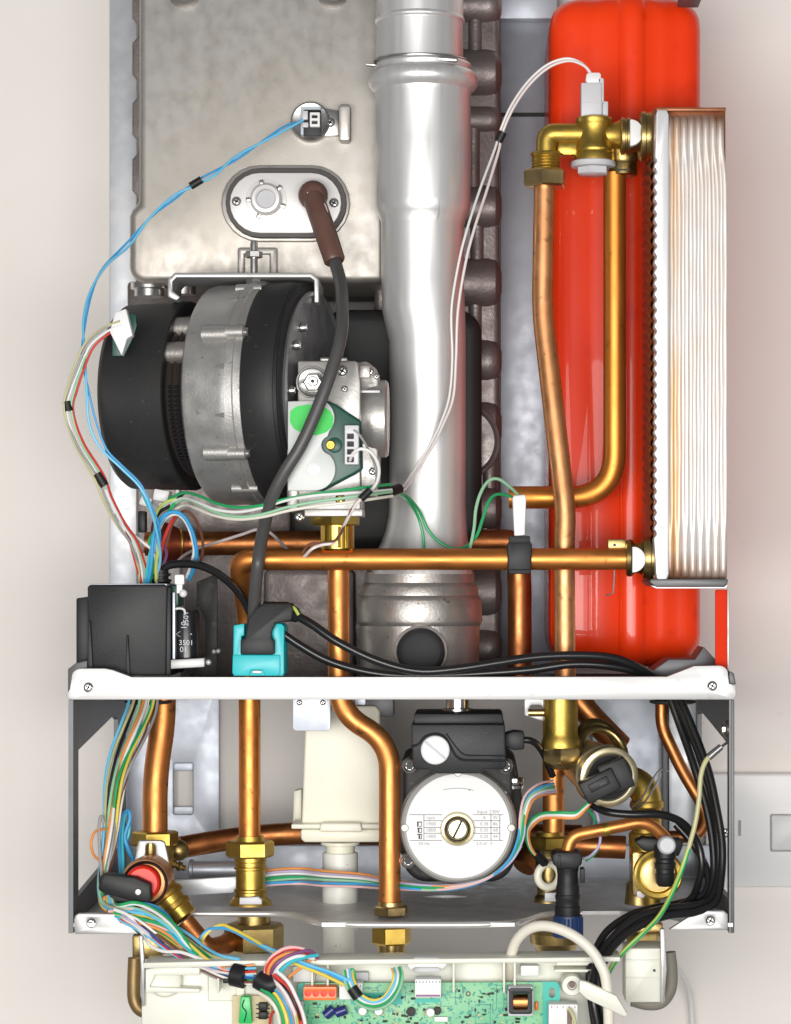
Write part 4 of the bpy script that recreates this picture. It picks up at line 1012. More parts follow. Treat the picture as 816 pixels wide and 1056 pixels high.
part('latch_slot', B().rbox(622, 808, 8, 3.5, -10.4, -8, -27, .3), 'ink', MC)
DP = thing('drain_plug', 'black ribbed plug with grey top sitting in the lower brass valve mouth', 'plug', (686, 915, 30))
b = B(); b.vert(686, 34, [(872, 11), (884, 11.5), (886, 10), (889, 10), (890, 11.5), (895, 11), (896, 9.8), (900, 9.8), (901, 10.6), (910, 9.6), (914, 7)], seg=32); part('body', b, 'black_plastic', DP)
part('cap', B().face(688, 872, [(18, 7), (16, 8.4), (18, 9.5), (28, 9.5)], seg=30), 'ink_light', DP)
ET = thing('earth_tab', 'round metal earth ring screwed to the right side panel', 'terminal', (750, 760, 20))
b = B(); b.lathe(W(751, 752, 22), (-1, -.15, 0), [(0, 9), (3, 9), (4, 7)], seg=28); part('ring', b, 'zinc', ET)
part('screw_head', B().lathe(W(748, 752, 22), (-1, -.15, 0), [(0, 5), (4, 4.4), (5, 2.5)], seg=6), 'zinc', ET)
# ------------------------------------------------------------------ control panel tray hanging at the bottom
TR = thing('control_tray', 'pale translucent plastic control panel tray folded out below the boiler', 'tray', (420, 1080, -40))
b = B(); b.box(196, 991, 616, 1100, -28, -18, 1)
part('floor', b, 'tray_plastic', TR)
b = B()
b.prism([(148, 993), (232, 991), (640, 987), (640, 992), (232, 997), (148, 999)], -64, -18, 1.2)
b.prism([(146, 996), (215, 1000), (215, 1032), (246, 1032), (246, 1100), (146, 1100)], -30, -16, 1.5)
part('rim', b, 'tray_plastic', TR)
for x in (225, 322, 338, 468, 520, 531): part('rib', B().box(x - 1.2, 990, x + 1.2, 1024, -58, -20, .6), 'tray_plastic', TR)
part('round_post', B().face(170, 1012, [(-44, 13), (-45, 15), (-43, 17), (-20, 18)], seg=36), 'tray_plastic', TR)
b = B(); b.prism([(150, 1000), (170, 996), (206, 998), (206, 1006), (160, 1006), (154, 1018), (206, 1020), (206, 1024), (150, 1024)], -50, -20, 1); part('hinge_frame', b, 'tray_plastic', TR)
part('window_tab', B().box(244, 1012, 252, 1030, -34, -24, .8), 'cream_plastic', TR)
for x0, x1, y0, y1 in ((302, 325, 997, 1013), (537, 556, 996, 1007)):
    part('clip_tab', B().prism(rrect(x0, y0, x1, y1, 1.5), -44, -24, 1), 'label_white', TR)
part('slot_cover', B().box(358, 1003, 380, 1012, -40, -24, .8), 'ink_light', TR)
b = B(); b.prism([(422, 990), (428, 988), (452, 988), (459, 990), (461, 996), (456, 1000), (452, 998), (428, 998), (424, 1001), (420, 996)], -62, -40, 1); part('clip', b, 'label_white', TR)
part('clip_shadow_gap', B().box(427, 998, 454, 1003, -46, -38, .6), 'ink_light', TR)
b = B(); b.face(590, 1016, [(-62, 4), (-66, 5), (-66, 10), (-62, 11), (-30, 11.5)], seg=36); part('screw_post', b, 'tray_plastic', TR)
part('post_hole', B().face(590, 1016, [(-66.3, 3.2), (-60, 3.2)], seg=20), 'brown_boot', TR)
b = B(); b.prism([(598, 1011), (606, 1013), (636, 1027), (648, 1047), (644, 1049), (606, 1031), (597, 1023)], -94, -86, 1.5); part('arm', b, 'tray_plastic', TR)
b = B(); b.box(574, 992, 616, 996, -52, -24, 1); b.box(572, 1000, 612, 1003, -56, -24, .8); part('ledge', b, 'tray_plastic', TR)
b = B(); b.prism(rrect(645, 978, 686, 1034, 2), -30, 20, 2); b.box(646, 990, 684, 991.5, -31.5, -28, .3); b.box(646, 1008, 684, 1009.2, -31.5, -28, .3); part('end_block', b, 'tray_plastic', TR)
part('block_hole', B().face(675, 1001, [(-30.6, 1.5), (-29, 1.5)], seg=12), 'ink', TR)

for (nm, lab, m, P, r, pin) in (('hinge_hook', 'bronze coloured hinge hook curled under the left end of the tray', 'bronze_hook',
        [(139, 988, 0), (138, 1015, 0), (139, 1032, 0), (146, 1042, -2), (160, 1043, -4), (178, 1036, -4)], 7, [(143, 965), (147, 965), (149.5, 1000), (149, 1038), (146, 1038), (145, 1000)]),
        ('hinge_hook', 'grey rubbery hinge hook curled under the right end of the tray', 'grey_rubber',
        [(690, 982, 0), (692, 1000, 0), (691, 1020, 0), (682, 1033, -2), (668, 1035, -4), (652, 1031, -4)], 7, [(681, 958), (686, 958), (688, 1000), (685, 1035), (681.5, 1035), (682, 1000)])):
    H = thing(nm, lab, 'hook', (P[2][0], P[3][1], 0))
    part('curl', B().wire(P, r, 16), m, H)
    part('pin', B().prism(pin, -36, -30, 1.2), 'white_metal', H)
b = B(); b.box(136, 964, 166, 990, 20, 60, 3); b.box(150, 962, 180, 985, 50, 90, 3)
solo('brass_block', b, 'brass_dull', 'dull brass block behind the left end of the tray', 'block')
b = B(); hexhead(b, 664, 960, 979, 40, 18, 10); b.vert(669, 20, [(972, 7), (984, 7)], seg=20); b.box(645, 952, 684, 966, 40, 80, 2)
solo('brass_block', b, 'brass_dull', 'dull brass nut behind the right end of the tray, under the black cables', 'nut')

# ------------------------------------------------------------------ main circuit board
PB = thing('circuit_board', 'green circuit board crowded with connectors lying in the plastic tray', 'circuit board', (440, 1080, -52))
bd = -50
b = B(); b.prism([(307, 1100), (307, 1016), (310, 1014), (560, 1013), (560, 1100)], bd, bd + 4, .3)
part('board', b, 'pcb_green', PB)
b = B(); b.prism([(540, 1013), (572, 1012.5)] + circ(572, 1018, 5.5, n=5, a0=-90, a1=0) + [(577.5, 1040), (572, 1046), (572, 1100), (540, 1100)], bd + .6, bd + 4.5, .3, holes=[circ(556, 1025, 3, n=12), circ(569.5, 1024, 3.5, 5.5, n=14)])
part('board_end', b, 'pcb_teal', PB)
for (x0, y0, x1, y1) in ((362, 1024, 415, 1036), (307.5, 1015, 313, 1034), (428, 1030, 454, 1034)): part('teal_patch', B().box(x0, y0, x1, y1, bd - .7, bd, 0), 'pcb_teal', PB)
# traces, pads, printed outlines
rnd = random.Random(3); b = B()
for i in range(150):
    x, y = rnd.uniform(314, 538), rnd.uniform(1018, 1060)
    if rnd.random() < .55: b.face(x, y, [(bd - .35, rnd.uniform(.6, 1.3)), (bd + .1, 1)], seg=10)
    elif rnd.random() < .5: b.box(x, y, x + rnd.uniform(3, 16), y + .55, bd - .3, bd + .1, 0)
    else: b.box(x, y, x + .55, y + rnd.uniform(3, 10), bd - .3, bd + .1, 0)
for (x0, y0, x1, y1) in ((464, 1017, 478, 1029), (372, 1019, 390, 1040), (318, 1036, 328, 1046), (340, 1036, 352, 1044), (512, 1016, 520, 1040), (490, 1036, 506, 1056)):
    for q in ((x0, y0, x1, y0 + .5), (x0, y1 - .5, x1, y1), (x0, y0, x0 + .5, y1), (x1 - .5, y0, x1, y1)): b.box(*q, bd - .3, bd + .1, 0)
part('print', b, 'pcb_dark', PB)
b = B()
for i in range(64):
    x, y = rnd.uniform(316, 536), rnd.uniform(1020, 1058); w, h = rnd.choice(((3, 1.6), (1.6, 3), (4.5, 2), (2.4, 2.4)))
    b.box(x, y, x + w, y + h, bd - 2.2, bd, .2)
part('small_chip', b, 'black_plastic', PB)
b = B()
for i in range(30):
    x, y = rnd.uniform(316, 536), rnd.uniform(1036, 1058); b.box(x, y, x + 3, y + 1.6, bd - 1.6, bd, .2)
part('resistor', b, 'pcb_tan', PB)
TMN = part('terminal_block', B().prism(rrect(313, 1018, 347, 1031.5, 1.5), bd - 18, bd, 1, holes=[circ(317.5 + 8.3*i, 1024.7, 3.3, n=14) for i in range(4)]), 'orange_plastic', PB)
b = B()
for i in range(4): b.face(317.5 + 8.3*i, 1024.7, [(bd - 13, 3.4), (bd - 2, 3.4)], seg=14)
part('terminal_hole', b, 'red_plastic', TMN)
def conn(x0, y0, x1, y1, dz, n, mat='white_plastic'):
    c = part('connector', B().prism(rrect(x0, y0, x1, y1, 1), bd - dz, bd, .8), mat, PB)
    b = B()
    for i in range(n):
        x = x0 + (x1 - x0)*(i + .5)/n; b.box(x - .6, y0 + 1.5, x + .6, y0 + 4, bd - dz - .3, bd - dz + .6, 0)
    part('contact', b, 'ink_faint', c); return c
conn(350, 1014, 374, 1031, 16, 6)
c = conn(428, 1010, 455, 1029, 20, 8)
part('band', B().box(429, 1026, 454, 1028, bd - 20.4, bd - 18, 0), 'wire_purple', c)
conn(307, 1033, 313, 1062, 8, 2, 'ink_light')
c = conn(566, 1036, 596, 1075, 24, 5, 'label_white')
part('slot', B().box(585, 1042, 590, 1060, bd - 24.4, bd - 22, 0), 'brown_boot', c)
TF = part('transformer', B().prism(rrect(525, 1019, 549, 1046, 3), bd - 20, bd, 1, holes=[rrect(529.5, 1024.5, 544.5, 1042, 2)]), 'pump_black', PB)
b = B(); b.box(524.5, 1018, 549.5, 1020.5, bd - 18, bd, .6); b.box(524.5, 1045, 549.5, 1048, bd - 18, bd, .6); b.box(523.6, 1022, 526, 1045, bd - 16, bd, .6); b.box(548, 1022, 550.4, 1045, bd - 16, bd, .6); part('core', b, 'ink_light', TF)
part('coil', B().horiz(1033.5, bd - 8, [(529, 8), (545, 8)], seg=28), 'coil_copper', TF)
for x, y, a in ((340, 1044, 40), (352, 1043, 20)):
    u = Vector((math.cos(R(a)), 0, math.sin(R(a))))
    part('capacitor', B().lathe(W(x, y, bd - 6) - u*(6*S), u, [(0, 4.4), (.8, 5), (11, 5), (12, 4.2)], seg=24), 'cap_blue', PB)
for x, y, r in ((374, 1043, 4.5), (390.5, 1043, 4.5), (444, 1044.5, 4.5)):
    part('capacitor', B().face(x, y, [(bd - 11, r*.8), (bd - 11.5, r*.9), (bd - 10.5, r), (bd, r)], seg=22), 'white_plastic', PB)
for x, y, r in ((424, 1044, 4.5), (451, 1043, 4)): part('inductor', B().face(x, y, [(bd - 7, r*.8), (bd - 7, r), (bd, r)], seg=22), 'pump_cast', PB)
part('screw_hole', B().torus(W(483, 1025, bd), (0, 1, 0), 2, .7, S, 20, 6), 'brown_boot', PB)
part('diode', B().vert(553.5, bd - 3, [(1033, 1), (1034, 1.7), (1041, 1.7), (1042, 1)], seg=14), 'orange_plastic', PB)
b = B(); b.box(448, 1049, 462, 1054, bd - 6, bd, .6); part('relay', b, 'white_plastic', PB)

SB = thing('small_circuit_board', 'small tan circuit board with green terminal left of the main board', 'circuit board', (260, 1080, -40))
part('board', B().box(240, 1027, 280, 1095, -36, -32, .4), 'pcb_tan', SB)
g = part('terminal', B().prism([(248, 1028), (258, 1028), (260, 1056), (246, 1056)], -50, -36, 1.2), 'terminal_green', SB)
part('terminal_mark', B().wire([(252, 1031, -50.4), (250, 1038, -50.4), (254, 1044, -50.4), (252, 1054, -50.4)], .7, 6), 'green_dark', g)
for y in (1035, 1044):
    b = B(); b.box(266.5, y, 275.5, y + 7.5, -46, -36, .8); b.box(264, y + 1, 278, y + 2, -37.5, -36, 0); b.box(264, y + 5, 278, y + 6, -37.5, -36, 0); part('chip', b, 'black_plastic', SB)
# ------------------------------------------------------------------ loose wires and cables
def wire(label, P, col, r=1.7, group=None, cat='wire', name='wire', seg=8, n=7):
    m = col if col in MATS else 'wire_' + col
    return solo(name, B().wire(P, r, seg, n), m, label, cat, group)
def bundle(P, items, spread=2.6, r=1.6, group=None, seed=1, wob=1.6, twist=0.0, dz=2.0, name='wire', flare=0.0, taper=0):
    """items: (colour, label); every wire keeps a lane of its own beside the shared path"""
    rn = random.Random(seed); n = len(items); m = len(P)
    for i, (col, lab) in enumerate(items):
        lane = (i - (n - 1)/2)*spread; ph, fr, am = rn.uniform(0, 6), rn.uniform(.5, 1.1), rn.uniform(.3, 1)*wob
        ph2 = rn.uniform(0, 6); Q = []
        for j, (x, y, d) in enumerate(P):
            a, c = P[max(0, j-1)], P[min(m-1, j+1)]
            tx, ty = c[0]-a[0], c[1]-a[1]; L = math.hypot(tx, ty) or 1; nx, ny = -ty/L, tx/L
            o = lane*(math.cos(twist*j/max(1, m-1)) if twist else 1) + am*math.sin(ph + fr*j)
            o *= 1 + flare*abs(j/(m-1) - .5)
            if taper: o *= min(1, .3 + .7*j/taper)
            Q.append((x + nx*o, y + ny*o, d + dz*math.sin(ph2 + 1.3*j + i) - i*.3))
        wire(lab, Q, col, r, group, name=name)
def tape(P, r, label, mat='black_plastic', name='tape_wrap'):
    pts = spline(P, 3) if len(P) > 2 else [W(*p) for p in P]
    solo(name, B().tube(pts, r, 14), mat, label, 'tape')

# --- blue pair from the casing sensor round the fan
base = [(312, 124, 158), (296, 131, 150), (270, 146, 140), (243, 163, 130), (222, 178, 120), (202, 189, 115), (180, 203, 110), (155, 224, 100), (132, 252, 90), (108, 275, 70), (94, 300, 50), (87, 330, 30), (86, 365, 15), (88, 400, 10), (93, 435, 10), (104, 462, 12), (124, 482, 14), (142, 500, 15), (155, 522, 20), (163, 548, 35), (164, 575, 55), (158, 605, 70)]
wire('bright blue wire looping from the casing sensor round the left of the fan', [(x + (1.4 if i % 4 < 2 else -1), y + (1.2 if i % 3 else -1), d) for i, (x, y, d) in enumerate(base)], 'lightblue', 1.4)
wire('darker blue wire twisted beside the bright one round the left of the fan', [(x - (1.5 if i % 4 < 2 else -1.8) + (4 if 12 < i < 18 else 0), y - (1.2 if i % 3 else -1), d + 3) for i, (x, y, d) in enumerate(base)], 'blue', 1.2)
tape([(196.5, 192, 112), (208, 185, 112)], 4, 'black tape round the blue wires above the fan')
# --- fan harness
fan = [(125, 334, 2), (110, 341, 4), (93, 356, 6), (82, 380, 6), (75, 400, 6), (70, 418, 6), (73, 438, 6), (82, 460, 8), (95, 480, 10), (104, 494, 12), (112, 515, 16), (125, 540, 26), (138, 560, 40), (146, 585, 60), (148, 606, 70)]
bundle(fan, [('red', 'red wire of the fan lead hanging left of the black motor cover'), ('palegreen', 'pale green wire of the fan lead left of the black motor cover'),
             ('white', 'white wire of the fan lead hanging left of the black motor cover'), ('grey', 'grey wire of the fan lead hanging left of the black motor cover'),
             ('olive', 'dull yellow wire of the fan lead left of the black motor cover')], 2.3, 1.25, 'wires of the fan lead', 4, 1.5)
tape([(69, 414, 6), (71, 424, 6)], 4.6, 'small black tape on the fan lead at mid height')
tape([(100, 488, 11), (108, 501, 13)], 4.8, 'black tape low on the fan lead above the transformer box')
# --- green and white bundle across the gas valve
gb = [(176, 520, 60), (190, 514, 45), (204, 518, 20), (222, 526, 0), (245, 530, -14), (270, 527, -24), (296, 520, -32), (326, 515, -38), (356, 512, -40), (382, 509, -30), (404, 506, 0)]
bundle(gb, [('green', 'dark green wire crossing under the fan to the black tape by the flue'), ('white', 'white wire crossing under the fan to the black tape by the flue'),
            ('palegreen', 'pale green wire crossing under the fan to the black tape by the flue'), ('cream', 'cream wire crossing under the fan to the black tape by the flue')], 4.2, 1.6, 'wires crossing below the fan', 8, 2.0)
tape([(398, 509, 10), (412, 504, 30)], 5.4, 'black tape joining green and white wires at the flue edge')
ww = [(410, 506, 30), (418, 502, 60), (430, 484, 88), (444, 462, 92), (456, 438, 95), (465, 410, 98), (468, 370, 98), (470, 320, 92), (478, 270, 90), (487, 235, 92), (500, 195, 110), (512, 155, 130), (517, 138, 130), (528, 112, 120), (545, 87, 105), (565, 69, 95), (585, 62, 90), (600, 66, 90), (608, 74, 92), (611, 84, 95)]
wire('white wire rising past the flue to the grey sensor plug, right strand', [(x + (2.4 if 4 < i < 12 else .8), y + .6, d) for i, (x, y, d) in enumerate(ww)], 'palewhite', 1.5, 'white wires to the sensor plug')
wire('white wire rising past the flue to the grey sensor plug, left strand', [(x - (4.2 if 6 < i < 11 else 1.4), y - 1.8, d + 2) for i, (x, y, d) in enumerate(ww)], 'white', 1.35, 'white wires to the sensor plug')
tape([(514, 146, 128), (519, 136, 126)], 4.4, 'black tape on the white wires right of the flue')
wire('green wire curving from the tape down across the flue foot', [(410, 507, 28), (420, 512, 60), (432, 526, 88), (441, 545, 92), (452, 558, 90), (468, 566, 86), (482, 563, 80), (492, 552, 76), (498, 535, 74), (504, 518, 70), (512, 510, 60), (524, 511, 45), (535, 516, 30)], 'green', 1.7)
wire('short green wire dropping from the tape behind the level pipe', [(411, 509, 28), (420, 516, 62), (430, 530, 88), (436, 550, 92), (438, 572, 90)], 'green', 1.6)
wire('pale green wire looping up to the white thermistor plug', [(484, 570, 70), (489, 545, 72), (491, 525, 72), (496, 508, 68), (504, 496, 60), (514, 494, 54), (526, 502, 44), (536, 512, 30)], 'palegreen', 1.7)
# --- valve connector lead
wire('white lead looping out of the coil cover socket beside the gas valve', [(361, 475, -28), (364, 468, -38), (372, 463, -42), (382, 466, -40), (389, 476, -36), (391, 487, -32), (388, 499, -34), (380, 508, -40), (372, 514, -44)], 'white', 1.8)
wire('grey lead from the top of the coil cover socket', [(361, 447, -28), (366, 444, -38), (374, 453, -34), (382, 468, -26), (388, 485, -20), (387, 500, -30), (379, 509, -40)], 'grey', 1.3)
tape([(372, 515, -46), (382, 505, -44)], 4, 'black tape on the valve lead at the gas valve corner')
wire('pinkish white lead running from the gas valve down over the brass neck', [(376, 511, -46), (366, 522, -46), (356, 540, -30), (350, 552, -2), (343, 560, 8), (332, 562, 8), (322, 566, 6), (314, 574, 20)], 'palewhite', 1.7)
wire('brown lead beside the pinkish one over the brass neck', [(374, 512, -44), (363, 525, -44), (355, 543, -26), (347, 556, 0), (336, 560, 12), (320, 561, 12), (312, 570, 18)], 'brown', 1.4)
wire('grey white wire sagging in front of the rear pipe below the fan', [(176, 592, 80), (186, 576, 100), (205, 565, 150), (228, 558, 180), (250, 551, 170), (266, 546, 150), (278, 549, 150), (290, 560, 170), (300, 570, 190)], 'palewhite', 1.6)
# --- tangle left of the fan foot
tg = 'wires tangled above the transformer box'
wire('blue wire arching from the box up and over to the right', [(152, 606, 60), (156, 580, 50), (158, 555, 46), (166, 535, 44), (178, 528, 44), (190, 533, 46), (199, 550, 54), (203, 570, 66), (200, 586, 80), (195, 598, 90)], 'blue', 1.9, tg)
wire('light blue wire arching just inside the blue one', [(148, 606, 64), (158, 570, 54), (162, 548, 48), (172, 531, 46), (184, 528, 48), (195, 540, 54), (201, 562, 64), (202, 580, 76), (196, 594, 88)], 'lightblue', 1.7, tg)
wire('white wire arching inside the blue loops above the box', [(162, 604, 62), (162, 570, 56), (164, 548, 54), (172, 534, 52), (184, 531, 54), (194, 543, 58), (200, 565, 66), (197, 582, 80), (192, 596, 90)], 'white', 1.5, tg)
wire('dark red wire arching outside the blue loops above the box', [(172, 560, 70), (178, 540, 66), (190, 527, 66), (201, 535, 70), (208, 552, 80), (209, 570, 90), (204, 585, 100)], 'brown', 1.5, tg)
wire('red wire bending from the box up under the fan', [(163, 604, 70), (165, 580, 64), (168, 560, 60), (176, 540, 60), (183, 530, 70)], 'red', 1.8, tg)
wire('yellow green wire rising from the box gland', [(161, 600, 58), (161, 582, 54), (164, 560, 50), (160, 535, 48), (168, 520, 52), (182, 514, 56)], 'yellowgreen', 1.6, tg)
wire('green wire climbing from the box to the plug under the fan', [(155, 604, 66), (158, 575, 56), (154, 558, 52), (166, 540, 50), (178, 522, 54), (188, 514, 50)], 'green', 1.7, tg)
wire('cyan wire climbing steeply from the box under the fan', [(150, 606, 62), (153, 580, 54), (158, 556, 50), (160, 536, 50), (152, 520, 54), (146, 506, 60)], 'cyan', 1.6, tg)
wire('red wire slanting down left of the tangle into the box', [(128, 540, 44), (134, 558, 48), (140, 580, 56), (147, 606, 70)], 'red', 1.6, tg)
wire('white wire slanting down into the green tangle left of the box', [(118, 530, 40), (130, 545, 44), (146, 558, 48), (158, 570, 54), (160, 592, 64)], 'white', 1.5, tg)
wire('purple wire curving beside the red sealed union', [(164, 604, 72), (168, 585, 70), (172, 570, 74), (166, 556, 76), (160, 548, 70)], 'purple', 1.5, tg)
wire('black wire curving up under the fan to the white plugs', [(160, 535, 60), (166, 527, 64), (178, 520, 68), (190, 508, 72)], 'black', 1.8, tg)
SP = thing('wire_plug', 'white wire plugs under the black motor cover above the tangle', 'connector', (170, 525, 90))
b = B(); b.rbox(166, 511, 16, 12, 76, 100, 10, 1.5); b.rbox(150, 517, 12, 10, 84, 100, 20, 1.5); b.rbox(170, 521, 12, 7, 80, 100, -15, 1); b.box(181, 505, 185, 515, 80, 100, 1); part('body', b, 'white_plastic', SP)
part('black_sleeve', B().rbox(146, 538, 8, 22, 70, 84, 0, 1.5), 'black_plastic', SP)
# --- black cables above and on the shelf
wire('black cable arching from the ignition box over to the mains plug', [(166, 592, 70), (172, 584, 66), (186, 581.5, 62), (205, 583, 56), (222, 590, 50), (238, 602, 42), (250, 616, 30), (258, 632, 20)], 'black_cable', 4.2, cat='cable', name='cable', seg=14)
wire('upper black cable sweeping from the mains plug along the shelf', [(304, 634, 6), (322, 644, 0), (350, 663, -6), (390, 682, -8), (430, 692, -6), (470, 690, -4), (510, 684, 0), (550, 678, 6), (590, 676, 12), (628, 678, 20), (655, 687, 30), (680, 702, 50), (692, 716, 70)], 'black_cable', 4.6, cat='cable', name='cable', seg=14)
wire('lower black cable leaving the mains plug and lying along the shelf', [(292, 654, 12), (310, 666, 14), (335, 680, 16), (365, 690, 18), (400, 696, 18), (440, 697, 18), (490, 695, 20), (545, 691, 20), (590, 685, 22), (630, 687, 28), (662, 695, 40), (688, 712, 70)], 'black_cable', 4.4, cat='cable', name='cable', seg=14)
wire('thin black cable leaving the pump terminal box', [(538, 763, 34), (548, 764, 36), (556, 770, 46), (563, 782, 70), (570, 800, 90)], 'black_cable', 3.6, cat='cable', name='cable', seg=12)
# --- black cables down the right side
lb = [('outermost black cable curving down the right side panel', [(695, 716, 80), (708, 745, 70), (724, 785, 56), (735, 825, 46), (741, 865, 38), (741, 905, 30), (732, 928, 16), (712, 935, 0), (685, 938, -12), (655, 948, -24), (628, 972, -40), (614, 1000, -60), (612, 1030, -70), (620, 1075, -70)], 4.4),
      ('second black cable curving down the right side panel', [(690, 716, 84), (702, 750, 76), (716, 790, 62), (728, 830, 52), (735, 868, 44), (736, 905, 36), (727, 930, 24), (706, 940, 10), (678, 946, -4), (650, 960, -20), (626, 985, -40), (618, 1012, -56), (626, 1075, -60)], 4.2),
      ('third black cable with a paler sheen down the right side panel', [(700, 716, 76), (714, 750, 64), (730, 792, 50), (739, 832, 40), (745, 870, 32), (744, 905, 24), (738, 930, 10), (716, 941, -6), (690, 944, -18), (664, 953, -28), (640, 968, -40), (624, 990, -56), (618, 1020, -70), (632, 1075, -72)], 4.2),
      ('black cable branching left under the valve plug', [(608, 828, 40), (625, 837, 20), (650, 840, 16), (680, 840, 22), (703, 848, 34), (718, 866, 46), (724, 890, 46), (720, 912, 38), (712, 928, 22), (690, 940, 2), (660, 952, -14)], 4.2),
      ('short black cable looping behind the other right-hand cables', [(697, 850, 60), (716, 872, 56), (730, 900, 44), (726, 922, 34), (700, 932, 24), (676, 936, 10), (650, 944, -6), (625, 962, -26), (611, 990, -46), (608, 1015, -56), (616, 1075, -62)], 4.0),
      ('black cable passing behind the straight copper pipe to the tilted plug', [(560, 772, 150), (580, 790, 140), (592, 800, 110), (602, 818, 60), (612, 824, 22)], 4.2)]
for lab, P, r in lb: wire(lab, P, 'black_cable', r, 'black cables on the right', 'cable', 'cable', 14)
P = [(736, 777, -2), (728, 785, -4), (723, 800, -6), (721, 825, -8), (717, 850, -8), (710, 876, -10), (702, 900, -12), (692, 924, -20), (680, 945, -32), (664, 962, -38), (645, 980, -40), (632, 996, -44), (624, 1020, -52), (632, 1075, -60)]
EW = thing('earth_wire', 'yellow green earth wire running down from the right side panel', 'wire', (700, 1075, -20))
part('core', B().wire(P[:6], 2.6, 12), 'wire_olive', EW); part('lower_run', B().wire(P[5:], 2.6, 12), 'wire_yellowgreen', EW)
q = [(x + 1.6, y - .4, d - 1.6) for x, y, d in P[5:]]
part('green_stripe', B().wire(q, 1.3, 8), 'wire_green', EW)
b = B(); b.tube([W(731, 781, -4), W(744, 770, -2)], [4, 3.4], 16); b.tube([W(742, 772, -2), W(751, 765, 8), W(755, 758, 14)], 1.4, 8); part('ferrule', b, 'zinc', EW)
# --- left bundle down inside the panel
lg = 'coloured wires inside the left side panel'
lp = [(150, 712, 130), (147, 730, 120), (138, 752, 100), (127, 776, 84), (119, 800, 70), (115, 825, 60), (113, 850, 52), (110, 875, 46), (106, 898, 44), (104, 918, 40), (106, 932, 30), (118, 940, 12), (140, 946, 0), (165, 956, -6), (188, 972, -14), (206, 988, -28), (224, 998, -44), (245, 1002, -58)]
bundle(lp, [('grey', 'grey wire in the bundle down the left side panel'), ('yellow', 'yellow wire in the bundle down the left side panel'), ('green', 'dark green wire in the bundle down the left side panel'),
            ('white', 'white wire in the bundle down the left side panel'), ('orange', 'orange wire in the bundle down the left side panel'), ('palegreen', 'pale green wire in the bundle down the left side panel'),
            ('black', 'black wire in the bundle down the left side panel'), ('olive', 'olive wire in the bundle down the left side panel'), ('lightblue', 'light blue wire in the bundle down the left side panel')], 3.4, 1.6, lg, 12, 2.4, 2.8, 4)
lp2 = [(154, 712, 134), (150, 732, 124), (143, 756, 104), (133, 780, 88), (126, 805, 76), (121, 830, 66), (118, 855, 60), (114, 880, 56), (108, 902, 52), (103, 920, 46), (108, 936, 34), (126, 945, 18), (150, 955, 6), (172, 968, -2), (194, 984, -14), (214, 996, -28), (238, 1004, -46)]
bundle(lp2, [('brown', 'thin brown wire at the back of the left panel bundle'), ('cream', 'thin cream wire at the back of the left panel bundle'), ('cyan', 'thin teal wire at the back of the left panel bundle'),
             ('yellowgreen', 'thin yellow green wire at the back of the left panel bundle'), ('pink', 'thin pink wire at the back of the left panel bundle')], 3.0, 1.25, lg, 77, 2.8, 2.2, 4)
wire('blue wire loop beside the left copper pipe', [(126, 915, 70), (124, 890, 76), (123, 865, 82), (126, 845, 84), (132, 836, 84), (134, 845, 82), (129, 862, 80), (132, 875, 80), (138, 888, 90)], 'blue', 2.0, lg)
wire('cyan wire loop just right of the blue loop', [(128, 915, 68), (127, 890, 74), (126, 862, 80), (129, 842, 84), (134, 838, 88), (133, 858, 86), (130, 872, 86), (137, 886, 92)], 'cyan', 1.7, lg)
wire('orange wire bowing out left in front of the panel window', [(108, 855, 40), (98, 858, 30), (94, 870, 26), (97, 882, 30), (106, 890, 40)], 'orange', 1.5, lg)
wire('grey wire standing up with a bent tip left of the bundle', [(105, 905, 36), (103, 880, 34), (102, 855, 34), (104, 842, 36), (107, 848, 38)], 'grey', 1.7, lg)
wire('long white wire crossing over the red valve wires', [(118, 938, -4), (132, 944, -10), (144, 958, -16), (154, 974, -22), (168, 981, -30), (186, 982, -38), (204, 988, -46), (214, 992, -50)], 'white', 1.9, lg)
rg = 'wires sweeping from the red valve to the tape'
rp = [(112, 924, 34), (114, 934, 24), (121, 941, 4), (138, 942, -2), (156, 948, -10), (174, 958, -18), (192, 974, -30), (210, 990, -44), (228, 1000, -58), (246, 1003, -64), (262, 1004, -66)]
bundle(rp, [('green', 'dark green wire sweeping from the red valve to the tape'), ('white', 'white wire sweeping from the red valve to the tape'), ('palegreen', 'pale green wire sweeping from the red valve to the tape'),
            ('lightblue', 'light blue wire sweeping from the red valve to the tape'), ('yellow', 'yellow wire sweeping from the red valve to the tape'), ('pink', 'pink wire sweeping from the red valve to the tape'),
            ('cyan', 'teal wire sweeping from the red valve to the tape'), ('orange', 'orange wire sweeping from the red valve to the tape')], 3.7, 1.6, rg, 21, 3.2, 2.2, 4, taper=3)
rp2 = [(116, 926, 34), (118, 935, 22), (126, 945, -4), (140, 953, -12), (156, 964, -18), (172, 976, -26), (190, 988, -38), (208, 997, -50), (226, 1003, -62), (246, 1007, -68), (264, 1008, -70)]
bundle(rp2, [('white', 'thin white wire low in the sweep from red valve to tape'), ('brown', 'thin brown wire low in the sweep from red valve to tape'), ('darkblue', 'thin dark blue wire low in the sweep from red valve to tape'),
             ('lilac', 'thin lilac wire low in the sweep from red valve to tape'), ('cream', 'thin cream wire low in the sweep from red valve to tape'), ('red', 'thin red wire low in the sweep from red valve to tape'), ('lightblue', 'thin light blue wire low in the sweep from red valve to tape')], 3.0, 1.35, rg, 91, 2.4, 2.6, 3, taper=3)
wire('blue wire arching over the brass outlet below the red dial', [(116, 938, 8), (130, 934, 6), (146, 932, 4), (162, 936, 8), (174, 946, 14), (181, 958, 20)], 'blue', 1.9, rg)
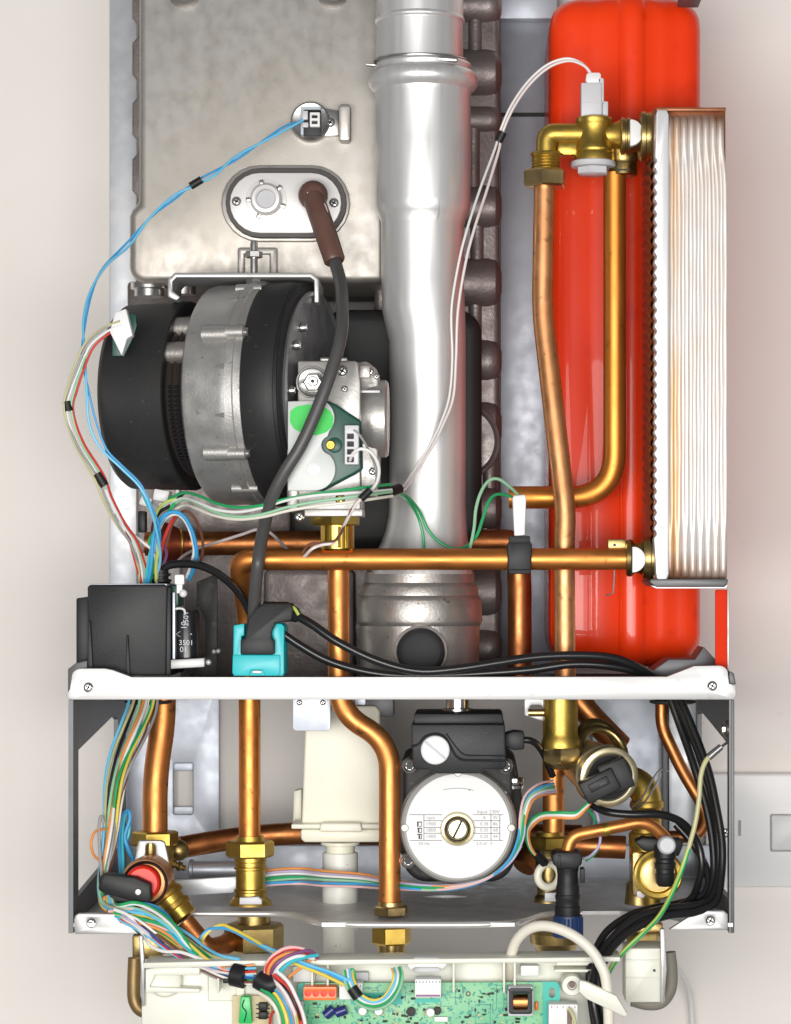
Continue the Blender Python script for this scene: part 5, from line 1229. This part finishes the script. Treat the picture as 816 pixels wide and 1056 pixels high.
wire('pink wire arching below the red dial to the green strands', [(112, 940, 6), (132, 938, 2), (150, 939, 0), (164, 948, -4), (176, 962, -14), (188, 978, -26)], 'pink', 1.8, rg)
wire('upper green wire running along the tray edge to the tape', [(118, 941, -2), (146, 948, -12), (172, 956, -16), (194, 972, -24), (212, 984, -36), (228, 990, -48), (246, 998, -62)], 'green', 1.9, rg)
tape([(240, 1005, -66), (253, 1008, -70)], 12, 'broad black tape round the coloured wires left of the board')
tape([(266, 1010, -70), (277, 1016, -74), (284, 1014, -74)], 10, 'knotted black tape where the coloured wires fan out')
solo('tape_end', B().rbox(237, 1012, 14, 4.5, -72, -68, 0, .6), 'black_plastic', 'loose flat end of black tape on the wires', 'tape')
# down to the bottom edge
dg = 'wires running down off the bottom of the picture'
dp2 = [(281, 1013, -78), (293, 1024, -82), (301, 1038, -84), (306, 1054, -84), (309, 1080, -82)]
bundle(dp2, [('black', 'thin black wire running down right of the knotted tape'), ('yellowgreen', 'thin yellow green wire running down right of the knotted tape'), ('blue', 'thin blue wire running down right of the knotted tape')], 4.5, 1.3, dg, 66, 1.2, 0, 3)
dp = [(276, 1012, -76), (288, 1022, -80), (296, 1036, -82), (301, 1052, -82), (304, 1080, -80)]
bundle(dp, [('white', 'outer white wire running down right of the knotted tape'), ('red', 'red wire running down right of the knotted tape'), ('palewhite', 'pinkish white wire running down right of the knotted tape'), ('grey', 'grey wire running down right of the knotted tape'),
            ('yellow', 'yellow wire running down right of the knotted tape'), ('green', 'green wire running down right of the knotted tape'), ('cream', 'cream wire running down right of the knotted tape')], 4.0, 2.1, dg, 31, .8, 0, 2, flare=.4)
wire('thin dark red wire curling left of the downward wires', [(284, 1042, -70), (279, 1050, -66), (276, 1080, -60)], 'red', 1.4, dg)
# fan of wires arching right
ag = 'wires arching right from the knotted tape'
for lab, P, c in (('red wire arching high from the knotted tape', [(274, 1006, -72), (276, 995, -74), (284, 985, -74), (297, 979, -72), (312, 980, -70), (322, 988, -64)], 'red'),
                  ('orange wire arching from the knotted tape', [(276, 1007, -72), (279, 996, -76), (288, 987, -76), (302, 983, -74), (316, 986, -70), (326, 990, -64)], 'orange'),
                  ('purple wire arching from the knotted tape', [(279, 1007, -72), (283, 997, -78), (294, 988, -78), (306, 983, -76), (320, 981, -72), (328, 988, -66)], 'purple'),
                  ('white wire arching from the knotted tape', [(281, 1008, -72), (287, 998, -80), (297, 990, -80), (310, 986, -78), (324, 989, -70)], 'white'),
                  ('teal wire slanting up from the knotted tape', [(283, 1009, -72), (291, 1000, -80), (301, 992, -80), (316, 987, -76), (328, 985, -70)], 'cyan'),
                  ('pink wire arching highest from the knotted tape', [(273, 1005, -72), (277, 991, -74), (288, 981, -74), (300, 977, -72), (314, 979, -70)], 'pink')):
    wire(lab, P, c, 1.9, ag)
wire('orange wire slanting up across the plastic tray', [(290, 1016, -70), (300, 1006, -72), (312, 997, -70), (322, 988, -66)], 'orange', 1.7, ag)
wire('yellow wire looping from the brass outlet over to the board', [(206, 990, -20), (208, 972, -6), (216, 960, -2), (228, 954, -4), (238, 957, -10), (256, 966, -24), (276, 978, -44), (300, 992, -66), (330, 1004, -76), (362, 1019, -74)], 'yellow', 1.8)
wire('blue wire looping from the brass outlet over to the board', [(203, 992, -18), (204, 974, -6), (212, 961, -2), (224, 957, -4), (240, 960, -10), (262, 972, -26), (286, 985, -52), (310, 994, -70), (338, 1003, -78), (366, 1018, -76)], 'blue', 1.7)
wire('light blue wire running just above the yellow one to the board', [(270, 975, -44), (292, 984, -60), (318, 995, -74), (344, 1004, -78), (366, 1014, -76)], 'lightblue', 1.7)
# board loom
bg = 'wires looping over the circuit board'
lp = [(358, 1000, -70), (360, 1010, -76), (364, 1020, -80), (372, 1031, -82), (386, 1036, -82), (399, 1031, -82), (408, 1018, -80), (411, 1006, -76), (409, 998, -68)]
bundle(lp, [('yellow', 'yellow wire looping over the circuit board'), ('lightblue', 'light blue wire looping over the circuit board'), ('white', 'white wire looping over the circuit board'), ('green', 'dark green wire looping over the circuit board'), ('palegreen', 'pale green wire looping over the circuit board')], 2.3, 1.4, bg, 40, .7, 0, 1.5)
tape([(363, 1019, -82), (370, 1029, -84)], 6, 'black tape on the wires looping over the board')
wire('short green wire bent behind the board tape', [(362, 1016, -74), (360, 1005, -72), (364, 1000, -70), (366, 1008, -72), (366, 1018, -76)], 'green', 1.6, bg)
wire('brown and green wire dropping from the white board connector', [(587, 1040, -80), (592, 1050, -84), (597, 1075, -84)], 'olive', 2.0)
# --- bundle round the pump
pg = 'coloured wires curving round the pump'
pp = [(262, 908, 120), (285, 905, 110), (310, 904, 108), (334, 906, 128), (372, 908, 128), (395, 911, 90), (420, 914, 36), (450, 916, 24), (480, 913, 20), (506, 904, 18), (526, 888, 18), (537, 866, 18), (540, 843, 20), (546, 824, 26), (558, 815, 40), (572, 812, 70)]
bundle(pp, [('orange', 'orange wire curving round the pump label'), ('lilac', 'lilac wire curving round the pump label'), ('white', 'white wire curving round the pump label'), ('green', 'dark green wire curving round the pump label'),
            ('palegreen', 'pale green wire curving round the pump label'), ('blue', 'blue wire curving round the pump label'), ('pink', 'pink wire curving round the pump label')], 2.6, 1.35, pg, 50, 1.4, 2.6, 2.5)
qg = 'wires from the tilted valve plug'
for lab, c, o in (('green wire leaving the tilted valve plug and curling left', 'green', 0), ('white wire leaving the tilted valve plug and curling left', 'white', 2.6), ('orange wire leaving the tilted valve plug and curling left', 'orange', 5.2)):
    wire(lab, [(612, 822 + o*.4, -2), (604, 831 + o*.6, -4), (594, 838 + o, 0), (576, 838 + o, 6), (560, 839 + o, 20), (548 + o*.4, 846 + o, 34), (543 + o*.4, 860, 44), (546 + o*.3, 874, 54), (556, 886, 64), (564, 892, 76)], c, 1.7, qg)
wire('lilac wire curving behind the short thin copper pipe', [(608, 826, 40), (616, 840, 46), (619, 858, 48), (618, 872, 46), (610, 882, 46), (602, 886, 44)], 'lilac', 1.5, qg)
wire('second green wire curving behind the short thin copper pipe', [(604, 832, 44), (612, 842, 50), (617, 856, 52), (619, 868, 50), (614, 880, 50), (604, 888, 48)], 'green', 1.4, qg)
tape([(553, 880, 60), (562, 890, 70)], 5, 'black tape on the wires beside the brass nut')
# --- white cables at the bottom
wire('thick cream cable arching over the right end of the circuit board', [(526, 1010, -30), (527, 988, -40), (533, 970, -52), (546, 958, -62), (563, 955, -70), (584, 961, -78), (604, 974, -84), (618, 992, -86), (626, 1016, -86), (629, 1080, -80)], 'wire_cream', 5.6, cat='cable', name='cable', seg=18)
wire('thin white cable on the wall at the lower right', [(690, 985, 200), (699, 998, 300), (708, 1014, 380), (713, 1034, 410), (715, 1080, 415)], 'wire_white', 2.6, cat='cable', name='cable', seg=12)
# ------------------------------------------------------------------ camera
cam = bpy.data.cameras.new('camera'); co = bpy.data.objects.new('camera', cam); COL.objects.link(co)
co.location = (0, -D*S, 0); co.rotation_euler = (R(90), 0, 0)
cam.sensor_fit = 'HORIZONTAL'; cam.sensor_width = 36; cam.lens = 36*D/816
cam.shift_x = -(AX - 408)/816; cam.shift_y = (AY - 528)/816
cam.clip_start = .05; cam.clip_end = 60
scene.camera = co
# ------------------------------------------------------------------ light: soft boxes in the room in front, plus an added low fill
def area(name, px, py, d, w, h, power, col, target):
    l = bpy.data.lights.new(name, 'AREA'); l.shape = 'RECTANGLE'; l.size = w; l.size_y = h; l.energy = power; l.color = col
    o = bpy.data.objects.new(name, l); COL.objects.link(o); o.location = W(px, py, 0) + Vector((0, d*S, 0))
    dr = W(*target) - o.location; o.rotation_euler = dr.to_track_quat('-Z', 'Y').to_euler(); return o
area('key_softbox', -60, 700, -2750, 1.25, .8, 19, (1, .985, .96), (400, 500, 100))
area('fill_softbox', 1250, 900, -2600, .9, 1.2, 4.5, (.96, .98, 1), (420, 560, 100))
area('low_bay_fill', 470, 840, -2600, 1.5, .35, 16, (1, .975, .94), (420, 830, 300))  # fill lamp added to brighten the lower bay
w = bpy.data.worlds.new('World'); scene.world = w; w.use_nodes = True
bg = w.node_tree.nodes['Background']; bg.inputs[0].default_value = (.95, .96, 1, 1); bg.inputs[1].default_value = .15
scene.view_settings.view_transform = 'Standard'; scene.view_settings.look = 'None'
scene.view_settings.exposure = 0; scene.view_settings.gamma = 1
scene.cycles.max_bounces = 8; scene.cycles.glossy_bounces = 5; scene.cycles.diffuse_bounces = 4; scene.cycles.transmission_bounces = 4
scene.cycles.use_denoising = True
scene.cycles.caustics_reflective = False; scene.cycles.caustics_refractive = False
